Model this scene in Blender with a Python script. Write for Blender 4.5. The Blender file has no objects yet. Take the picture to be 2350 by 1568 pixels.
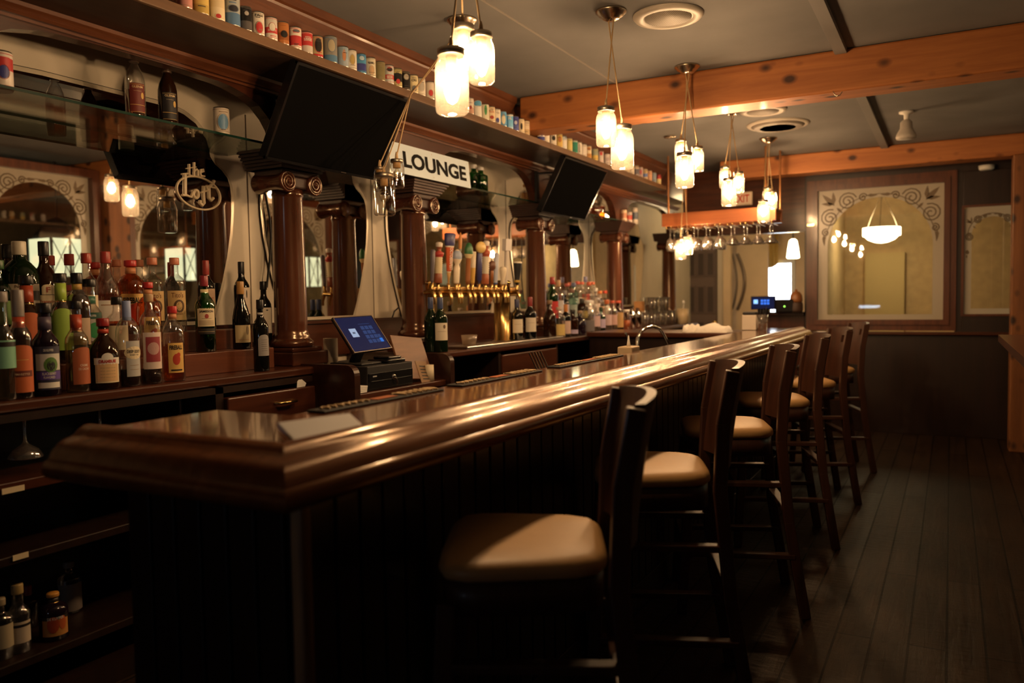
import bpy, math, random
from mathutils import Vector, Matrix
random.seed(7)
C = bpy.context.scene.collection
SC = bpy.context.scene
PI = math.pi
R = math.radians

# ------------------------------------------------------------------ camera
W_, H_ = 2350.0, 1568.0
FPX = 1858.0
YAW, PITCH, ROLL, EYE = R(28.48), R(2.96), R(-0.91), 1.35
CF = Vector((-math.sin(YAW)*math.cos(PITCH), math.cos(YAW)*math.cos(PITCH), -math.sin(PITCH)))
_r = Vector((math.cos(YAW), math.sin(YAW), 0)); _u = _r.cross(CF)
CR = math.cos(ROLL)*_r + math.sin(ROLL)*_u
CU = -math.sin(ROLL)*_r + math.cos(ROLL)*_u
CO = Vector((0, 0, EYE))
cam_d = bpy.data.cameras.new('camera'); cam = bpy.data.objects.new('camera', cam_d); C.objects.link(cam)
M = Matrix((CR, CU, -CF)).transposed().to_4x4(); M.translation = CO
cam.matrix_world = M
cam_d.sensor_width = 36.0; cam_d.lens = FPX/W_*36.0
cam_d.clip_start = 0.05; cam_d.clip_end = 60
cam_d.dof.use_dof = True; cam_d.dof.focus_distance = 3.45; cam_d.dof.aperture_fstop = 1.9
SC.camera = cam

def px(x, y, axis, val):
    """the point on a world plane (axis = val) seen at photo position x, y"""
    d = CF + CR*((x-W_/2)/FPX) - CU*((y-H_/2)/FPX)
    return CO + d*((val-CO[axis])/d[axis])

# ------------------------------------------------------------------ world, exposure
wd = bpy.data.worlds.new('world'); SC.world = wd; wd.use_nodes = True
wd.node_tree.nodes['Background'].inputs[0].default_value = (0.9, 0.75, 0.6, 1)
wd.node_tree.nodes['Background'].inputs[1].default_value = 0.0015
SC.view_settings.view_transform = 'Standard'; SC.view_settings.look = 'None'
SC.view_settings.gamma = 1.0; SC.view_settings.exposure = 0.0
SC.view_settings.use_curve_mapping = False
SC.cycles.transparent_max_bounces = 32
SC.cycles.max_bounces = 7
SC.cycles.glossy_bounces = 4
SC.cycles.sample_clamp_indirect = 4.0
SC.cycles.use_denoising = True
BULB = 570.0         # radiance of the lit filament bulbs
WARM = (1.0, 0.63, 0.33)

# ------------------------------------------------------------------ materials
MATS = {}
def _new(name):
    m = bpy.data.materials.new(name); m.use_nodes = True
    MATS[name] = m
    return m, m.node_tree.nodes, m.node_tree.links, m.node_tree.nodes['Principled BSDF']
def pm(name, col, rough=0.5, metal=0.0, coat=0.0, noise=0.0, nscale=8.0, bump=0.0, spec=0.5):
    if name in MATS: return MATS[name]
    m, N, L, b = _new(name)
    b.inputs['Base Color'].default_value = (*col, 1); b.inputs['Roughness'].default_value = rough
    b.inputs['Metallic'].default_value = metal; b.inputs['Coat Weight'].default_value = coat
    b.inputs['Coat Roughness'].default_value = 0.08; b.inputs['Specular IOR Level'].default_value = spec
    if noise or bump:
        tc = N.new('ShaderNodeTexCoord'); no = N.new('ShaderNodeTexNoise')
        no.inputs['Scale'].default_value = nscale; no.inputs['Detail'].default_value = 5
        L.new(tc.outputs['Object'], no.inputs['Vector'])
        if noise:
            rp = N.new('ShaderNodeValToRGB')
            rp.color_ramp.elements[0].position = 0.3; rp.color_ramp.elements[1].position = 0.7
            rp.color_ramp.elements[0].color = (*[c*(1-noise) for c in col], 1)
            rp.color_ramp.elements[1].color = (*[min(1, c*(1+noise)) for c in col], 1)
            L.new(no.outputs['Fac'], rp.inputs['Fac']); L.new(rp.outputs['Color'], b.inputs['Base Color'])
        if bump:
            bp = N.new('ShaderNodeBump'); bp.inputs['Strength'].default_value = bump; bp.inputs['Distance'].default_value = 0.01
            L.new(no.outputs['Fac'], bp.inputs['Height']); L.new(bp.outputs['Normal'], b.inputs['Normal'])
    return m
def wood(name, dark, light, axis='Y', rough=0.35, coat=0.3, scale=1.0, knots=0.0, bump=0.1, coat_rough=0.12):
    m, N, L, b = _new(name)
    tc = N.new('ShaderNodeTexCoord'); mp = N.new('ShaderNodeMapping')
    s = [14*scale]*3; s['XYZ'.index(axis)] = 1.1*scale
    mp.inputs['Scale'].default_value = s
    L.new(tc.outputs['Object'], mp.inputs['Vector'])
    n1 = N.new('ShaderNodeTexNoise'); n1.inputs['Scale'].default_value = 1.6; n1.inputs['Detail'].default_value = 8; n1.inputs['Roughness'].default_value = .65; n1.inputs['Distortion'].default_value = .6
    L.new(mp.outputs['Vector'], n1.inputs['Vector'])
    rp = N.new('ShaderNodeValToRGB'); e = rp.color_ramp.elements
    e[0].position, e[1].position = .28, .72; e[0].color = (*dark, 1); e[1].color = (*light, 1)
    L.new(n1.outputs['Fac'], rp.inputs['Fac']); out = rp.outputs['Color']
    if knots:
        vm = N.new('ShaderNodeMapping'); vs = [9*knots]*3; vs['XYZ'.index(axis)] = 6*knots; vm.inputs['Scale'].default_value = vs
        L.new(tc.outputs['Object'], vm.inputs['Vector'])
        vo = N.new('ShaderNodeTexVoronoi'); vo.inputs['Scale'].default_value = 1.0; vo.inputs['Randomness'].default_value = 1.0
        L.new(vm.outputs['Vector'], vo.inputs['Vector'])
        kr = N.new('ShaderNodeValToRGB'); k = kr.color_ramp.elements
        k[0].position, k[1].position = .13, .30; k[0].color = (.05, .012, .004, 1); k[1].color = (1, 1, 1, 1)
        L.new(vo.outputs['Distance'], kr.inputs['Fac'])
        mx = N.new('ShaderNodeMix'); mx.data_type = 'RGBA'; mx.blend_type = 'MULTIPLY'; mx.inputs[0].default_value = .92
        L.new(out, mx.inputs[6]); L.new(kr.outputs['Color'], mx.inputs[7]); out = mx.outputs[2]
    L.new(out, b.inputs['Base Color'])
    b.inputs['Roughness'].default_value = rough; b.inputs['Coat Weight'].default_value = coat; b.inputs['Coat Roughness'].default_value = coat_rough
    if bump:
        bp = N.new('ShaderNodeBump'); bp.inputs['Strength'].default_value = bump; bp.inputs['Distance'].default_value = .006
        L.new(n1.outputs['Fac'], bp.inputs['Height']); L.new(bp.outputs['Normal'], b.inputs['Normal'])
    return m
def thin(name, tint, rough=0.02, scatter=0.0, scol=(1, .93, .82), refl=0.06, edge=0.5, front=0.35):
    """thin walled glass: lets light straight through, tints it, reflects at grazing angles, can scatter a little"""
    if name in MATS: return MATS[name]
    m, N, L, b = _new(name); N.remove(b); o = N['Material Output']
    tr = N.new('ShaderNodeBsdfTransparent'); tr.inputs[0].default_value = (*tint, 1)
    gl = N.new('ShaderNodeBsdfGlossy'); gl.inputs['Roughness'].default_value = rough; gl.inputs[0].default_value = (1, 1, 1, 1)
    lw = N.new('ShaderNodeLayerWeight'); lw.inputs[0].default_value = .35
    ma = N.new('ShaderNodeMath'); ma.operation = 'MULTIPLY_ADD'; ma.inputs[1].default_value = edge; ma.inputs[2].default_value = refl
    L.new(lw.outputs['Facing'], ma.inputs[0])
    base = tr.outputs[0]
    if scatter:
        tl = N.new('ShaderNodeBsdfTranslucent'); tl.inputs[0].default_value = (*scol, 1)
        df = N.new('ShaderNodeBsdfDiffuse'); df.inputs[0].default_value = (*scol, 1)
        a = N.new('ShaderNodeMixShader'); a.inputs[0].default_value = front; L.new(tl.outputs[0], a.inputs[1]); L.new(df.outputs[0], a.inputs[2])
        c = N.new('ShaderNodeMixShader'); c.inputs[0].default_value = scatter; L.new(base, c.inputs[1]); L.new(a.outputs[0], c.inputs[2]); base = c.outputs[0]
    mx = N.new('ShaderNodeMixShader'); L.new(ma.outputs[0], mx.inputs[0]); L.new(base, mx.inputs[1]); L.new(gl.outputs[0], mx.inputs[2])
    L.new(mx.outputs[0], o.inputs[0])
    return m
def glow(name, col, s):
    if name in MATS: return MATS[name]
    m, N, L, b = _new(name)
    b.inputs['Base Color'].default_value = (.004, .004, .004, 1); b.inputs['Specular IOR Level'].default_value = .05; b.inputs['Emission Color'].default_value = (*col, 1); b.inputs['Emission Strength'].default_value = s
    return m

MAHOG_Y = wood('mahogany along', (.032, .009, .004), (.095, .027, .012), 'Y', .28, .4)
MAHOG_Z = wood('mahogany upright', (.03, .008, .004), (.085, .025, .011), 'Z', .28, .4)
MAHOG_X = wood('mahogany across', (.036, .010, .005), (.10, .03, .013), 'X', .28, .4)
HEADER = wood('reddish header board', (.07, .021, .008), (.17, .055, .02), 'Y', .4, .15)
RISER = wood('bottle step board', (.08, .022, .010), (.18, .055, .025), 'Y', .35, .2)
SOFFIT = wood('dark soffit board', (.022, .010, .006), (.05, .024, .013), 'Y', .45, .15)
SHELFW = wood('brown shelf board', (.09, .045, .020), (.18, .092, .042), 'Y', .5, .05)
COLW = wood('polished column', (.045, .013, .007), (.10, .030, .015), 'Z', .22, .5, bump=.03, coat_rough=.14)
COLW.node_tree.nodes['Principled BSDF'].inputs['Specular IOR Level'].default_value = .9
COLW.node_tree.nodes['Principled BSDF'].inputs['Specular Tint'].default_value = (1, .75, .5, 1)
DARKW = wood('dark stained panel', (.009, .0035, .002), (.024, .009, .005), 'Z', .4, .25)
BARTOP = wood('varnished bar top', (.085, .029, .012), (.20, .072, .027), 'Y', .2, .8, bump=.03, coat_rough=.07)
RAILW = wood('varnished bar rail', (.11, .034, .010), (.22, .075, .023), 'Y', .24, .30, bump=.3, coat_rough=.08)
RAILW.node_tree.nodes['Principled BSDF'].inputs['Specular Tint'].default_value = (1, .66, .36, 1)
RAILW.node_tree.nodes['Principled BSDF'].inputs['Coat Tint'].default_value = (1, .8, .6, 1)
STOOLW = wood('stool wood', (.028, .010, .005), (.072, .025, .012), 'Z', .45, .08)
PINE_X = wood('knotty beam', (.29, .090, .020), (.48, .175, .046), 'X', .55, .05, .8, knots=1.0, bump=.2)
PINE_Z = wood('knotty post', (.15, .05, .013), (.27, .10, .028), 'Z', .55, .05, .8, knots=1.0, bump=.2)
FRAMEW = wood('window frame wood', (.055, .015, .007), (.14, .04, .016), 'Z', .35, .25)
CEIL = pm('grey ceiling paint', (.165, .16, .155), .85, noise=.12, nscale=2.5, bump=.05)
CREAM = pm('cream painted boards', (.68, .60, .47), .5, noise=.06, nscale=3)
TAN = pm('tan wallpaper', (.12, .085, .05), .8, noise=.15, nscale=9)
TANW = pm('warm plaster', (.78, .60, .40), .8, noise=.08, nscale=3)
LILAC = pm('pale greyish wall', (.55, .46, .42), .8)
MIRROR = pm('dusty mirror', (.80, .78, .74), .015, 1.0, noise=.05, nscale=14)
BLACKG = pm('black gloss plastic', (.008, .008, .009), .18)
SCREEN = pm('switched off screen', (.004, .004, .004), .5, spec=.0)
BLACKM = pm('black matt', (.012, .011, .012), .6)
STEEL = pm('brushed steel', (.55, .53, .5), .28, 1.0)
CHROME = pm('chrome', (.8, .78, .75), .1, 1.0)
BRASS = pm('brass', (.80, .53, .20), .22, 1.0)
NICKEL = pm('aged nickel', (.62, .52, .40), .25, 1.0)
ZINC = pm('jar lid metal', (.42, .36, .29), .35, 1.0)
CORD = pm('twisted cord', (.42, .28, .14), .7)
WHITEP = pm('white paper', (.82, .79, .74), .6)
WHITEM = pm('white enamel', (.80, .77, .70), .35)
CLOTH = pm('white towelling', (.86, .80, .72), .9, bump=.5, nscale=90)
LEATHER = pm('tan vinyl', (.52, .30, .115), .46, coat=.0, noise=.08, nscale=6)
JAR = thin('lit jar glass', (.97, .94, .88), .04, .035, (1, .92, .78), .06, .5)
JARD = thin('unlit jar glass', (.95, .94, .91), .03, .0, (1, .95, .85), .10, .75)
GLASS = thin('clear glass', (.96, .96, .95), .02, .02, (.9, .88, .85), .09, .75)
SHELFG = thin('greenish shelf glass', (.80, .86, .80), .02, .02, (.6, .75, .65), .08, .5)
GEDGE = pm('green glass edge', (.01, .035, .025), .15)
ETCHG = thin('etched window glass', (.93, .92, .88), .01, .0, refl=.05, edge=.4)
FROST = thin('frosted glass', (.5, .48, .42), .3, .82, (.72, .66, .55), .03, .2, .6)
BULBM = glow('lit bulb', WARM, BULB)
BULBOFF = thin('unlit bulb glass', (.95, .9, .8), .03, refl=.1)

# ------------------------------------------------------------------ mesh builder
ORG = {}
class MB:
    def __init__(s): s.v = []; s.f = []; s.m = []; s.sm = []
    def add(s, vs, fs, m=0, smooth=False):
        o = len(s.v); s.v += [tuple(p) for p in vs]
        for f in fs: s.f.append([o+i for i in f]); s.m.append(m); s.sm.append(smooth)
        return s
    def box(s, x0, x1, y0, y1, z0, z1, m=0):
        vs = [(x, y, z) for z in (z0, z1) for y in (y0, y1) for x in (x0, x1)]
        return s.add(vs, [(0, 2, 3, 1), (4, 5, 7, 6), (0, 1, 5, 4), (2, 6, 7, 3), (0, 4, 6, 2), (1, 3, 7, 5)], m)
    def obox(s, c, ax, half, m=0):
        """box with its own three axes"""
        c = Vector(c); a = [Vector(q) for q in ax]
        vs = [c+a[0]*i*half[0]+a[1]*j*half[1]+a[2]*k*half[2] for k in (-1, 1) for j in (-1, 1) for i in (-1, 1)]
        return s.add(vs, [(0, 2, 3, 1), (4, 5, 7, 6), (0, 1, 5, 4), (2, 6, 7, 3), (0, 4, 6, 2), (1, 3, 7, 5)], m)
    def bar(s, a, b, w, d, m=0, up=(0, 0, 1)):
        a, b = Vector(a), Vector(b); t = (b-a).normalized(); u = Vector(up)
        if abs(t.dot(u)) > .95: u = Vector((1, 0, 0))
        x = t.cross(u).normalized(); y = x.cross(t)
        return s.obox((a+b)/2, (x, y, t), (w/2, d/2, (b-a).length/2), m)
    def lathe(s, prof, n=20, c=(0, 0, 0), axis='Z', m=0, smooth=True, mz=None):
        c = Vector(c); vs = []
        ring = []
        for r, z in prof:
            for i in range(n):
                a = 2*PI*i/n; p = (r*math.cos(a), r*math.sin(a), z)
                if axis == 'X': p = (p[2], p[0], p[1])
                elif axis == 'Y': p = (p[1], p[2], p[0])
                vs.append(c+Vector(p))
        o = len(s.v); s.v += [tuple(p) for p in vs]
        for k in range(len(prof)-1):
            mm = mz[k] if mz else m
            for i in range(n):
                j = (i+1) % n
                s.f.append([o+k*n+i, o+k*n+j, o+(k+1)*n+j, o+(k+1)*n+i]); s.m.append(mm); s.sm.append(smooth)
        if prof[0][0] > 1e-5: s.f.append([o+i for i in range(n)][::-1]); s.m.append(mz[0] if mz else m); s.sm.append(False)
        if prof[-1][0] > 1e-5: s.f.append([o+(len(prof)-1)*n+i for i in range(n)]); s.m.append(mz[-1] if mz else m); s.sm.append(False)
        return s
    def tube(s, pts, r, n=8, m=0, closed=False):
        P = [Vector(p) for p in pts]; rings = []; k = len(P)
        t0 = (P[1]-P[0]).normalized(); up = Vector((0, 0, 1)) if abs(t0.z) < .9 else Vector((1, 0, 0))
        x = t0.cross(up).normalized()
        vs = []
        for i in range(k):
            if closed: t = (P[(i+1) % k]-P[i-1]).normalized()
            else: t = (P[min(i+1, k-1)]-P[max(i-1, 0)]).normalized()
            x = (x-t*x.dot(t)).normalized(); y = t.cross(x)
            rr = r[i] if isinstance(r, (list, tuple)) else r
            vs += [P[i]+(x*math.cos(2*PI*j/n)+y*math.sin(2*PI*j/n))*rr for j in range(n)]
        fs = []
        for i in range(k if closed else k-1):
            i2 = (i+1) % k
            fs += [(i*n+j, i*n+(j+1) % n, i2*n+(j+1) % n, i2*n+j) for j in range(n)]
        s.add(vs, fs, m, True)
        if not closed: s.add(vs[:n], [tuple(range(n))[::-1]], m); s.add(vs[-n:], [tuple(range(n))], m)
        return s
    def prism(s, poly, to3, t0, t1, m=0, smooth=False):
        """outline poly (u, v) extruded from t0 to t1; to3(u, v, t) -> point"""
        n = len(poly); vs = [to3(u, v, t0) for u, v in poly]+[to3(u, v, t1) for u, v in poly]
        s.add(vs, [tuple(range(n))[::-1], tuple(range(n, 2*n))], m)
        return s.add(vs, [(i, (i+1) % n, n+(i+1) % n, n+i) for i in range(n)], m, smooth)
    def strip(s, a, b, to3, t0, t1, m=0):
        """band between two equally long open or closed outlines, with thickness"""
        n = len(a)
        vs = [to3(*p, t0) for p in a]+[to3(*p, t0) for p in b]+[to3(*p, t1) for p in a]+[to3(*p, t1) for p in b]
        fs = []
        for i in range(n-1):
            fs += [(i, i+1, n+i+1, n+i), (2*n+i, 3*n+i, 3*n+i+1, 2*n+i+1), (i, 2*n+i, 2*n+i+1, i+1), (n+i, n+i+1, 3*n+i+1, 3*n+i)]
        fs += [(0, n, 3*n, 2*n), (n-1, 3*n-1, 4*n-1, 2*n-1)]
        return s.add(vs, fs, m)
    def build(s, name, mats, parent=None, loc=None, bevel=0.0, fix=True, local=False, seg=2):
        if not isinstance(mats, (list, tuple)): mats = [mats]
        org = Vector(loc) if loc is not None else (ORG.get(parent.name, Vector()) if parent and not local else Vector())
        me = bpy.data.meshes.new(name)
        me.from_pydata([tuple(Vector(p)-org) for p in s.v], [], s.f)
        for m in mats: me.materials.append(m)
        me.polygons.foreach_set('material_index', s.m); me.polygons.foreach_set('use_smooth', s.sm)
        me.update()
        if fix:
            import bmesh
            bm = bmesh.new(); bm.from_mesh(me); bmesh.ops.recalc_face_normals(bm, faces=bm.faces); bm.to_mesh(me); bm.free()
        o = bpy.data.objects.new(name, me); C.objects.link(o)
        if parent: o.parent = parent; ORG[o.name] = ORG.get(parent.name, Vector())
        elif loc is not None: o.location = loc; ORG[o.name] = Vector(loc)
        if bevel:
            bv = o.modifiers.new('edge', 'BEVEL'); bv.width = bevel; bv.segments = seg; bv.limit_method = 'ANGLE'; bv.angle_limit = R(40)
        return o
LABELS = {}
def tag(o, label, cat, group=None):
    o['label'] = label; o['category'] = cat
    if group: o['group'] = group
    LABELS.setdefault(label, []).append(o.name)
    return o
def thing(name, label, cat, loc=(0, 0, 0), group=None, rotz=0.0):
    o = bpy.data.objects.new(name, None); C.objects.link(o); o.location = loc; o.empty_display_size = .05
    o.rotation_euler = (0, 0, rotz); ORG[o.name] = Vector(loc) if not rotz else Vector()
    return tag(o, label, cat, group)
def struct(o):
    o['kind'] = 'structure'; return o
def copy_tree(o, parent=None):
    c = o.copy(); C.objects.link(c)
    if parent: c.parent = parent
    for ch in list(o.children): copy_tree(ch, c)
    return c
def XY(u, v, t): return Vector((u, v, t))

# text turned into flat triangles, cached
_T = {}
def letters(s, bold=0.0):
    k = (s, bold)
    if k not in _T:
        cu = bpy.data.curves.new('t', 'FONT'); cu.body = s; cu.size = 1; cu.offset = bold; cu.resolution_u = 3
        cu.align_x = 'CENTER'; cu.align_y = 'CENTER'
        ob = bpy.data.objects.new('t', cu); C.objects.link(ob)
        me = bpy.data.meshes.new_from_object(ob.evaluated_get(bpy.context.evaluated_depsgraph_get()))
        vs = [(v.co.x, v.co.y) for v in me.vertices]; fs = [tuple(p.vertices) for p in me.polygons]
        bpy.data.objects.remove(ob); bpy.data.curves.remove(cu); bpy.data.meshes.remove(me)
        x0, x1 = min(v[0] for v in vs), max(v[0] for v in vs); y0, y1 = min(v[1] for v in vs), max(v[1] for v in vs)
        _T[k] = ([((x-(x0+x1)/2)/(x1-x0), (y-(y0+y1)/2)/(y1-y0)) for x, y in vs], fs)
    return _T[k]
def text_on(mb, s, w, h, to3, m=0, bold=0.0):
    """flat letters of overall size w x h laid on a surface: to3(u, v)"""
    vs, fs = letters(s, bold)
    mb.add([to3(x*w, y*h) for x, y in vs], fs, m)
def cyl3(c, r, a0, dr=0.0):
    """u along the wall of an upright cylinder, v up"""
    c = Vector(c)
    return lambda u, v: c+Vector(((r+dr)*math.cos(a0+u/r), (r+dr)*math.sin(a0+u/r), v))
def patch(mb, c, r, a0, half, z0, z1, m=0, dr=.0007, n=9, arch=0.0):
    """curved paper label on a round bottle"""
    c = Vector(c); vs = []
    for i in range(n):
        t = -1+2*i/(n-1); a = a0+half*t
        top = z1-arch*(1-math.sqrt(max(0, 1-t*t))) if arch else z1
        for z in (z0, top): vs.append(c+Vector(((r+dr)*math.cos(a), (r+dr)*math.sin(a), z)))
    mb.add(vs, [(2*i, 2*i+2, 2*i+3, 2*i+1) for i in range(n-1)], m, True)
def disc(mb, to3, u0, v0, ru, rv, m=0, n=16):
    vs = [to3(u0, v0)]
    for q in (.4, .72, 1): vs += [to3(u0+q*ru*math.cos(2*PI*i/n), v0+q*rv*math.sin(2*PI*i/n)) for i in range(n)]
    fs = [(0, 1+i, 1+(i+1) % n) for i in range(n)]
    for k in (0, 1): fs += [(1+k*n+i, 1+(k+1)*n+i, 1+(k+1)*n+(i+1) % n, 1+k*n+(i+1) % n) for i in range(n)]
    mb.add(vs, fs, m)
def arc(cx, cy, r, a0, a1, n=12, ry=None):
    ry = r if ry is None else ry
    return [(cx+r*math.cos(R(a0+(a1-a0)*i/n)), cy+ry*math.sin(R(a0+(a1-a0)*i/n))) for i in range(n+1)]

# ================================================================== the room
HC = 2.67            # ceiling height
FL = wood('worn floor planks', (.012, .006, .003), (.042, .021, .009), 'Y', .46, .1, 1.0, bump=.5)
def floor_material():
    N, L = FL.node_tree.nodes, FL.node_tree.links; b = N['Principled BSDF']
    tc = N.new('ShaderNodeTexCoord'); mp = N.new('ShaderNodeMapping'); mp.inputs['Rotation'].default_value = (0, 0, PI/2)
    L.new(tc.outputs['Object'], mp.inputs['Vector'])
    br = N.new('ShaderNodeTexBrick'); br.inputs['Scale'].default_value = 1.0
    br.inputs['Brick Width'].default_value = 1.7; br.inputs['Row Height'].default_value = .13; br.inputs['Mortar Size'].default_value = .0045
    br.inputs['Color1'].default_value = (1, 1, 1, 1); br.inputs['Color2'].default_value = (.74, .68, .64, 1); br.inputs['Mortar'].default_value = (.05, .05, .05, 1)
    L.new(mp.outputs['Vector'], br.inputs['Vector'])
    mx = N.new('ShaderNodeMix'); mx.data_type = 'RGBA'; mx.blend_type = 'MULTIPLY'; mx.inputs[0].default_value = 1
    src = b.inputs['Base Color'].links[0].from_socket
    L.new(src, mx.inputs[6]); L.new(br.outputs['Color'], mx.inputs[7]); L.new(mx.outputs[2], b.inputs['Base Color'])
    bp = N.new('ShaderNodeBump'); bp.inputs['Strength'].default_value = 1.0; bp.inputs['Distance'].default_value = .006
    L.new(br.outputs['Fac'], bp.inputs['Height']); bp.invert = True
    old = b.inputs['Normal'].links[0].from_socket; L.new(old, bp.inputs['Normal']); L.new(bp.outputs['Normal'], b.inputs['Normal'])
    mr = N.new('ShaderNodeMapRange'); mr.inputs[1].default_value = .3; mr.inputs[2].default_value = 1.0; mr.inputs[3].default_value = .56; mr.inputs[4].default_value = .42
    L.new(br.outputs['Color'], mr.inputs[0]); L.new(mr.outputs[0], b.inputs['Roughness']); b.inputs['Specular IOR Level'].default_value = .22; b.inputs['Coat Weight'].default_value = 0; b.inputs['Specular Tint'].default_value = (1, .82, .58, 1)
    ns = N.new('ShaderNodeTexNoise'); ns.inputs['Scale'].default_value = 22; ns.inputs['Detail'].default_value = 4; mq = N.new('ShaderNodeMapping'); mq.inputs['Scale'].default_value = (.5, 1.6, 1)
    L.new(tc.outputs['Object'], mq.inputs['Vector']); L.new(mq.outputs['Vector'], ns.inputs['Vector'])
    b2 = N.new('ShaderNodeBump'); b2.inputs['Strength'].default_value = .55; b2.inputs['Distance'].default_value = .006
    L.new(ns.outputs['Fac'], b2.inputs['Height']); L.new(bp.outputs['Normal'], b2.inputs['Normal']); L.new(b2.outputs['Normal'], b.inputs['Normal'])
floor_material()
struct(MB().box(-3.3, 3.4, -2.2, 12.2, -.05, 0).build('floor', FL))
struct(MB().box(-3.3, 3.4, -2.2, 12.2, HC, HC+.05).build('ceiling', CEIL))
struct(MB().box(-3.3, -3.13, -2.2, 12.2, 0, HC).build('wall_left', CREAM))
struct(MB().box(3.3, 3.4, -2.2, 12.2, 0, HC).build('wall_right', TAN))
struct(MB().box(-3.2, 3.3, -2.2, -2.1, 0, HC).build('wall_front', TAN))
struct(MB().box(-3.2, 3.3, 12.0, 12.1, 0, HC).build('wall_back', TANW))
# ceiling strips
CTRIM = pm('ceiling strip', (.20, .19, .18), .6)
struct(MB().box(-.565, -.505, -2, 8.9, HC-.028, HC).build('trim_1', CTRIM))
struct(MB().box(-1.832, -1.822, -2, 4.75, HC-.004, HC).build('trim_2', pm('pale ceiling seam', (.25, .225, .20), .8)))
# beams and posts
def beam(y0, z0, label):
    o = MB().box(-2.49 if y0 < 6 else -2.0, 3.2, y0, y0+.22, z0, HC-.002).build('ceiling_beam', PINE_X, loc=(-2.5, y0, z0), bevel=.012)
    tag(o, label, 'beam')
    return o
beam(4.745, 2.445, 'knotty orange timber beam crossing the ceiling in front of the second ceiling speaker')
beam(8.0, 2.485, 'knotty orange timber beam crossing the ceiling just before the etched glass window')
tag(MB().box(.44, .64, 7.93, 8.13, 0, 2.485).build('wooden_post', PINE_Z, loc=(.54, 8.03, 0), bevel=.01),
    'knotty orange timber post holding up the farther ceiling beam', 'post')
tag(MB().box(.46, .70, 4.75, 4.96, 0, 2.444).build('wooden_post', PINE_Z, loc=(.58, 4.85, 0), bevel=.01),
    'knotty orange timber post reflected in the back bar mirror under the nearer beam', 'post')
# hook under the beam
p = px(1921, 214, 1, 4.745)
tag(MB().tube([(p.x-.02, 4.74, p.z+.012), (p.x-.012, 4.725, p.z-.005), (p.x, 4.72, p.z-.02), (p.x+.018, 4.72, p.z-.016), (p.x+.03, 4.72, p.z)], .003, 6).build('screw_hook', NICKEL, loc=p),
    'small bent metal hook screwed into the nearer timber beam', 'hook')

# ------------------------------------------------------------------ ceiling fittings
def speaker(x, y, r, label):
    t = thing('ceiling_speaker', label, 'speaker', (x, y, HC), 'round ceiling speakers')
    MB().lathe([(r*.70, HC-.012), (r*.74, HC-.02), (r*.93, HC-.016), (r, HC-.004), (r, HC)], 36, (x, y, 0)).build('frame', pm('off white plastic', (.46, .41, .34), .5), t)
    g = MB().lathe([(r*.66, HC-.001), (r*.66, HC-.016), (0, HC-.017)], 36, (x, y, 0))
    m = pm('speaker grille', (.33, .29, .24), .6)
    if len(m.node_tree.nodes) < 4:
        N, L = m.node_tree.nodes, m.node_tree.links
        tc = N.new('ShaderNodeTexCoord'); ch = N.new('ShaderNodeTexVoronoi'); ch.inputs['Scale'].default_value = 130; ch.inputs['Randomness'].default_value = 0
        rp = N.new('ShaderNodeValToRGB'); rp.color_ramp.elements[0].position = .25; rp.color_ramp.elements[1].position = .4
        rp.color_ramp.elements[0].color = (.05, .045, .04, 1); rp.color_ramp.elements[1].color = (.40, .35, .29, 1)
        L.new(tc.outputs['Object'], ch.inputs['Vector']); L.new(ch.outputs['Distance'], rp.inputs['Fac']); L.new(rp.outputs['Color'], N['Principled BSDF'].inputs['Base Color'])
    g.build('grille', m, t)
speaker(-1.18, 3.76, .165, 'round white ceiling speaker beside the second pendant canopy, nearer of the two speakers')
speaker(-1.19, 5.99, .165, 'round white ceiling speaker next to the dark vent beyond the nearer beam')
t = thing('ceiling_vent', 'round ceiling vent with dark louvres beyond the nearer timber beam', 'vent', (-1.19, 6.55, HC))
m_ = MB()
for r in (.20, .155, .12, .085, .05): m_.lathe([(r-.022, HC-.03), (r, HC-.012), (r-.004, HC-.006)], 32, (-1.19, 6.55, 0))
m_.build('louvre', pm('vent paint', (.2, .17, .14), .5), t)
MB().lathe([(.19, HC-.001), (.19, HC-.008), (0, HC-.008)], 32, (-1.19, 6.55, 0)).build('duct', BLACKM, t)
MB().lathe([(.19, HC-.012), (.215, HC-.016), (.235, HC-.004), (.235, HC)], 36, (-1.19, 6.55, 0)).build('frame', pm('off white plastic', (.46, .41, .34), .5), t)
t = thing('ceiling_spotlight', 'white unlit swivel spotlight hanging under the ceiling in front of the farther beam', 'spotlight', (-.30, 6.62, HC))
MB().lathe([(.05, HC), (.05, HC-.012), (.018, HC-.02), (.016, HC-.07)], 18, (-.30, 6.62, 0)).build('mount', WHITEM, t)
MB().lathe([(.022, HC-.06), (.04, HC-.075), (.042, HC-.12), (.064, HC-.16), (.070, HC-.18), (.066, HC-.195), (.03, HC-.20), (0, HC-.20)], 22, (-.30, 6.62, 0)).build('lamp_shade', pm('dull white lamp', (.42, .38, .33), .5), t)
p = px(2264, 385, 1, 8.52)
t = MB().lathe([(0, -.022), (.05, -.022), (.062, -.012), (.065, .02), (0, .02)], 20, p).build('smoke_detector', WHITEM, loc=p)
tag(t, 'small round white smoke detector high above the farther side window', 'smoke detector')
p = px(1538, 313, 2, HC)
tag(MB().lathe([(.05, HC), (.05, HC-.01), (.03, HC-.014), (0, HC-.006)], 18, (p.x, p.y, 0)).build('ceiling_rose', NICKEL, loc=p), 'small bare brass ceiling rose near the can shelf beyond the beam', 'ceiling rose')

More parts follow.
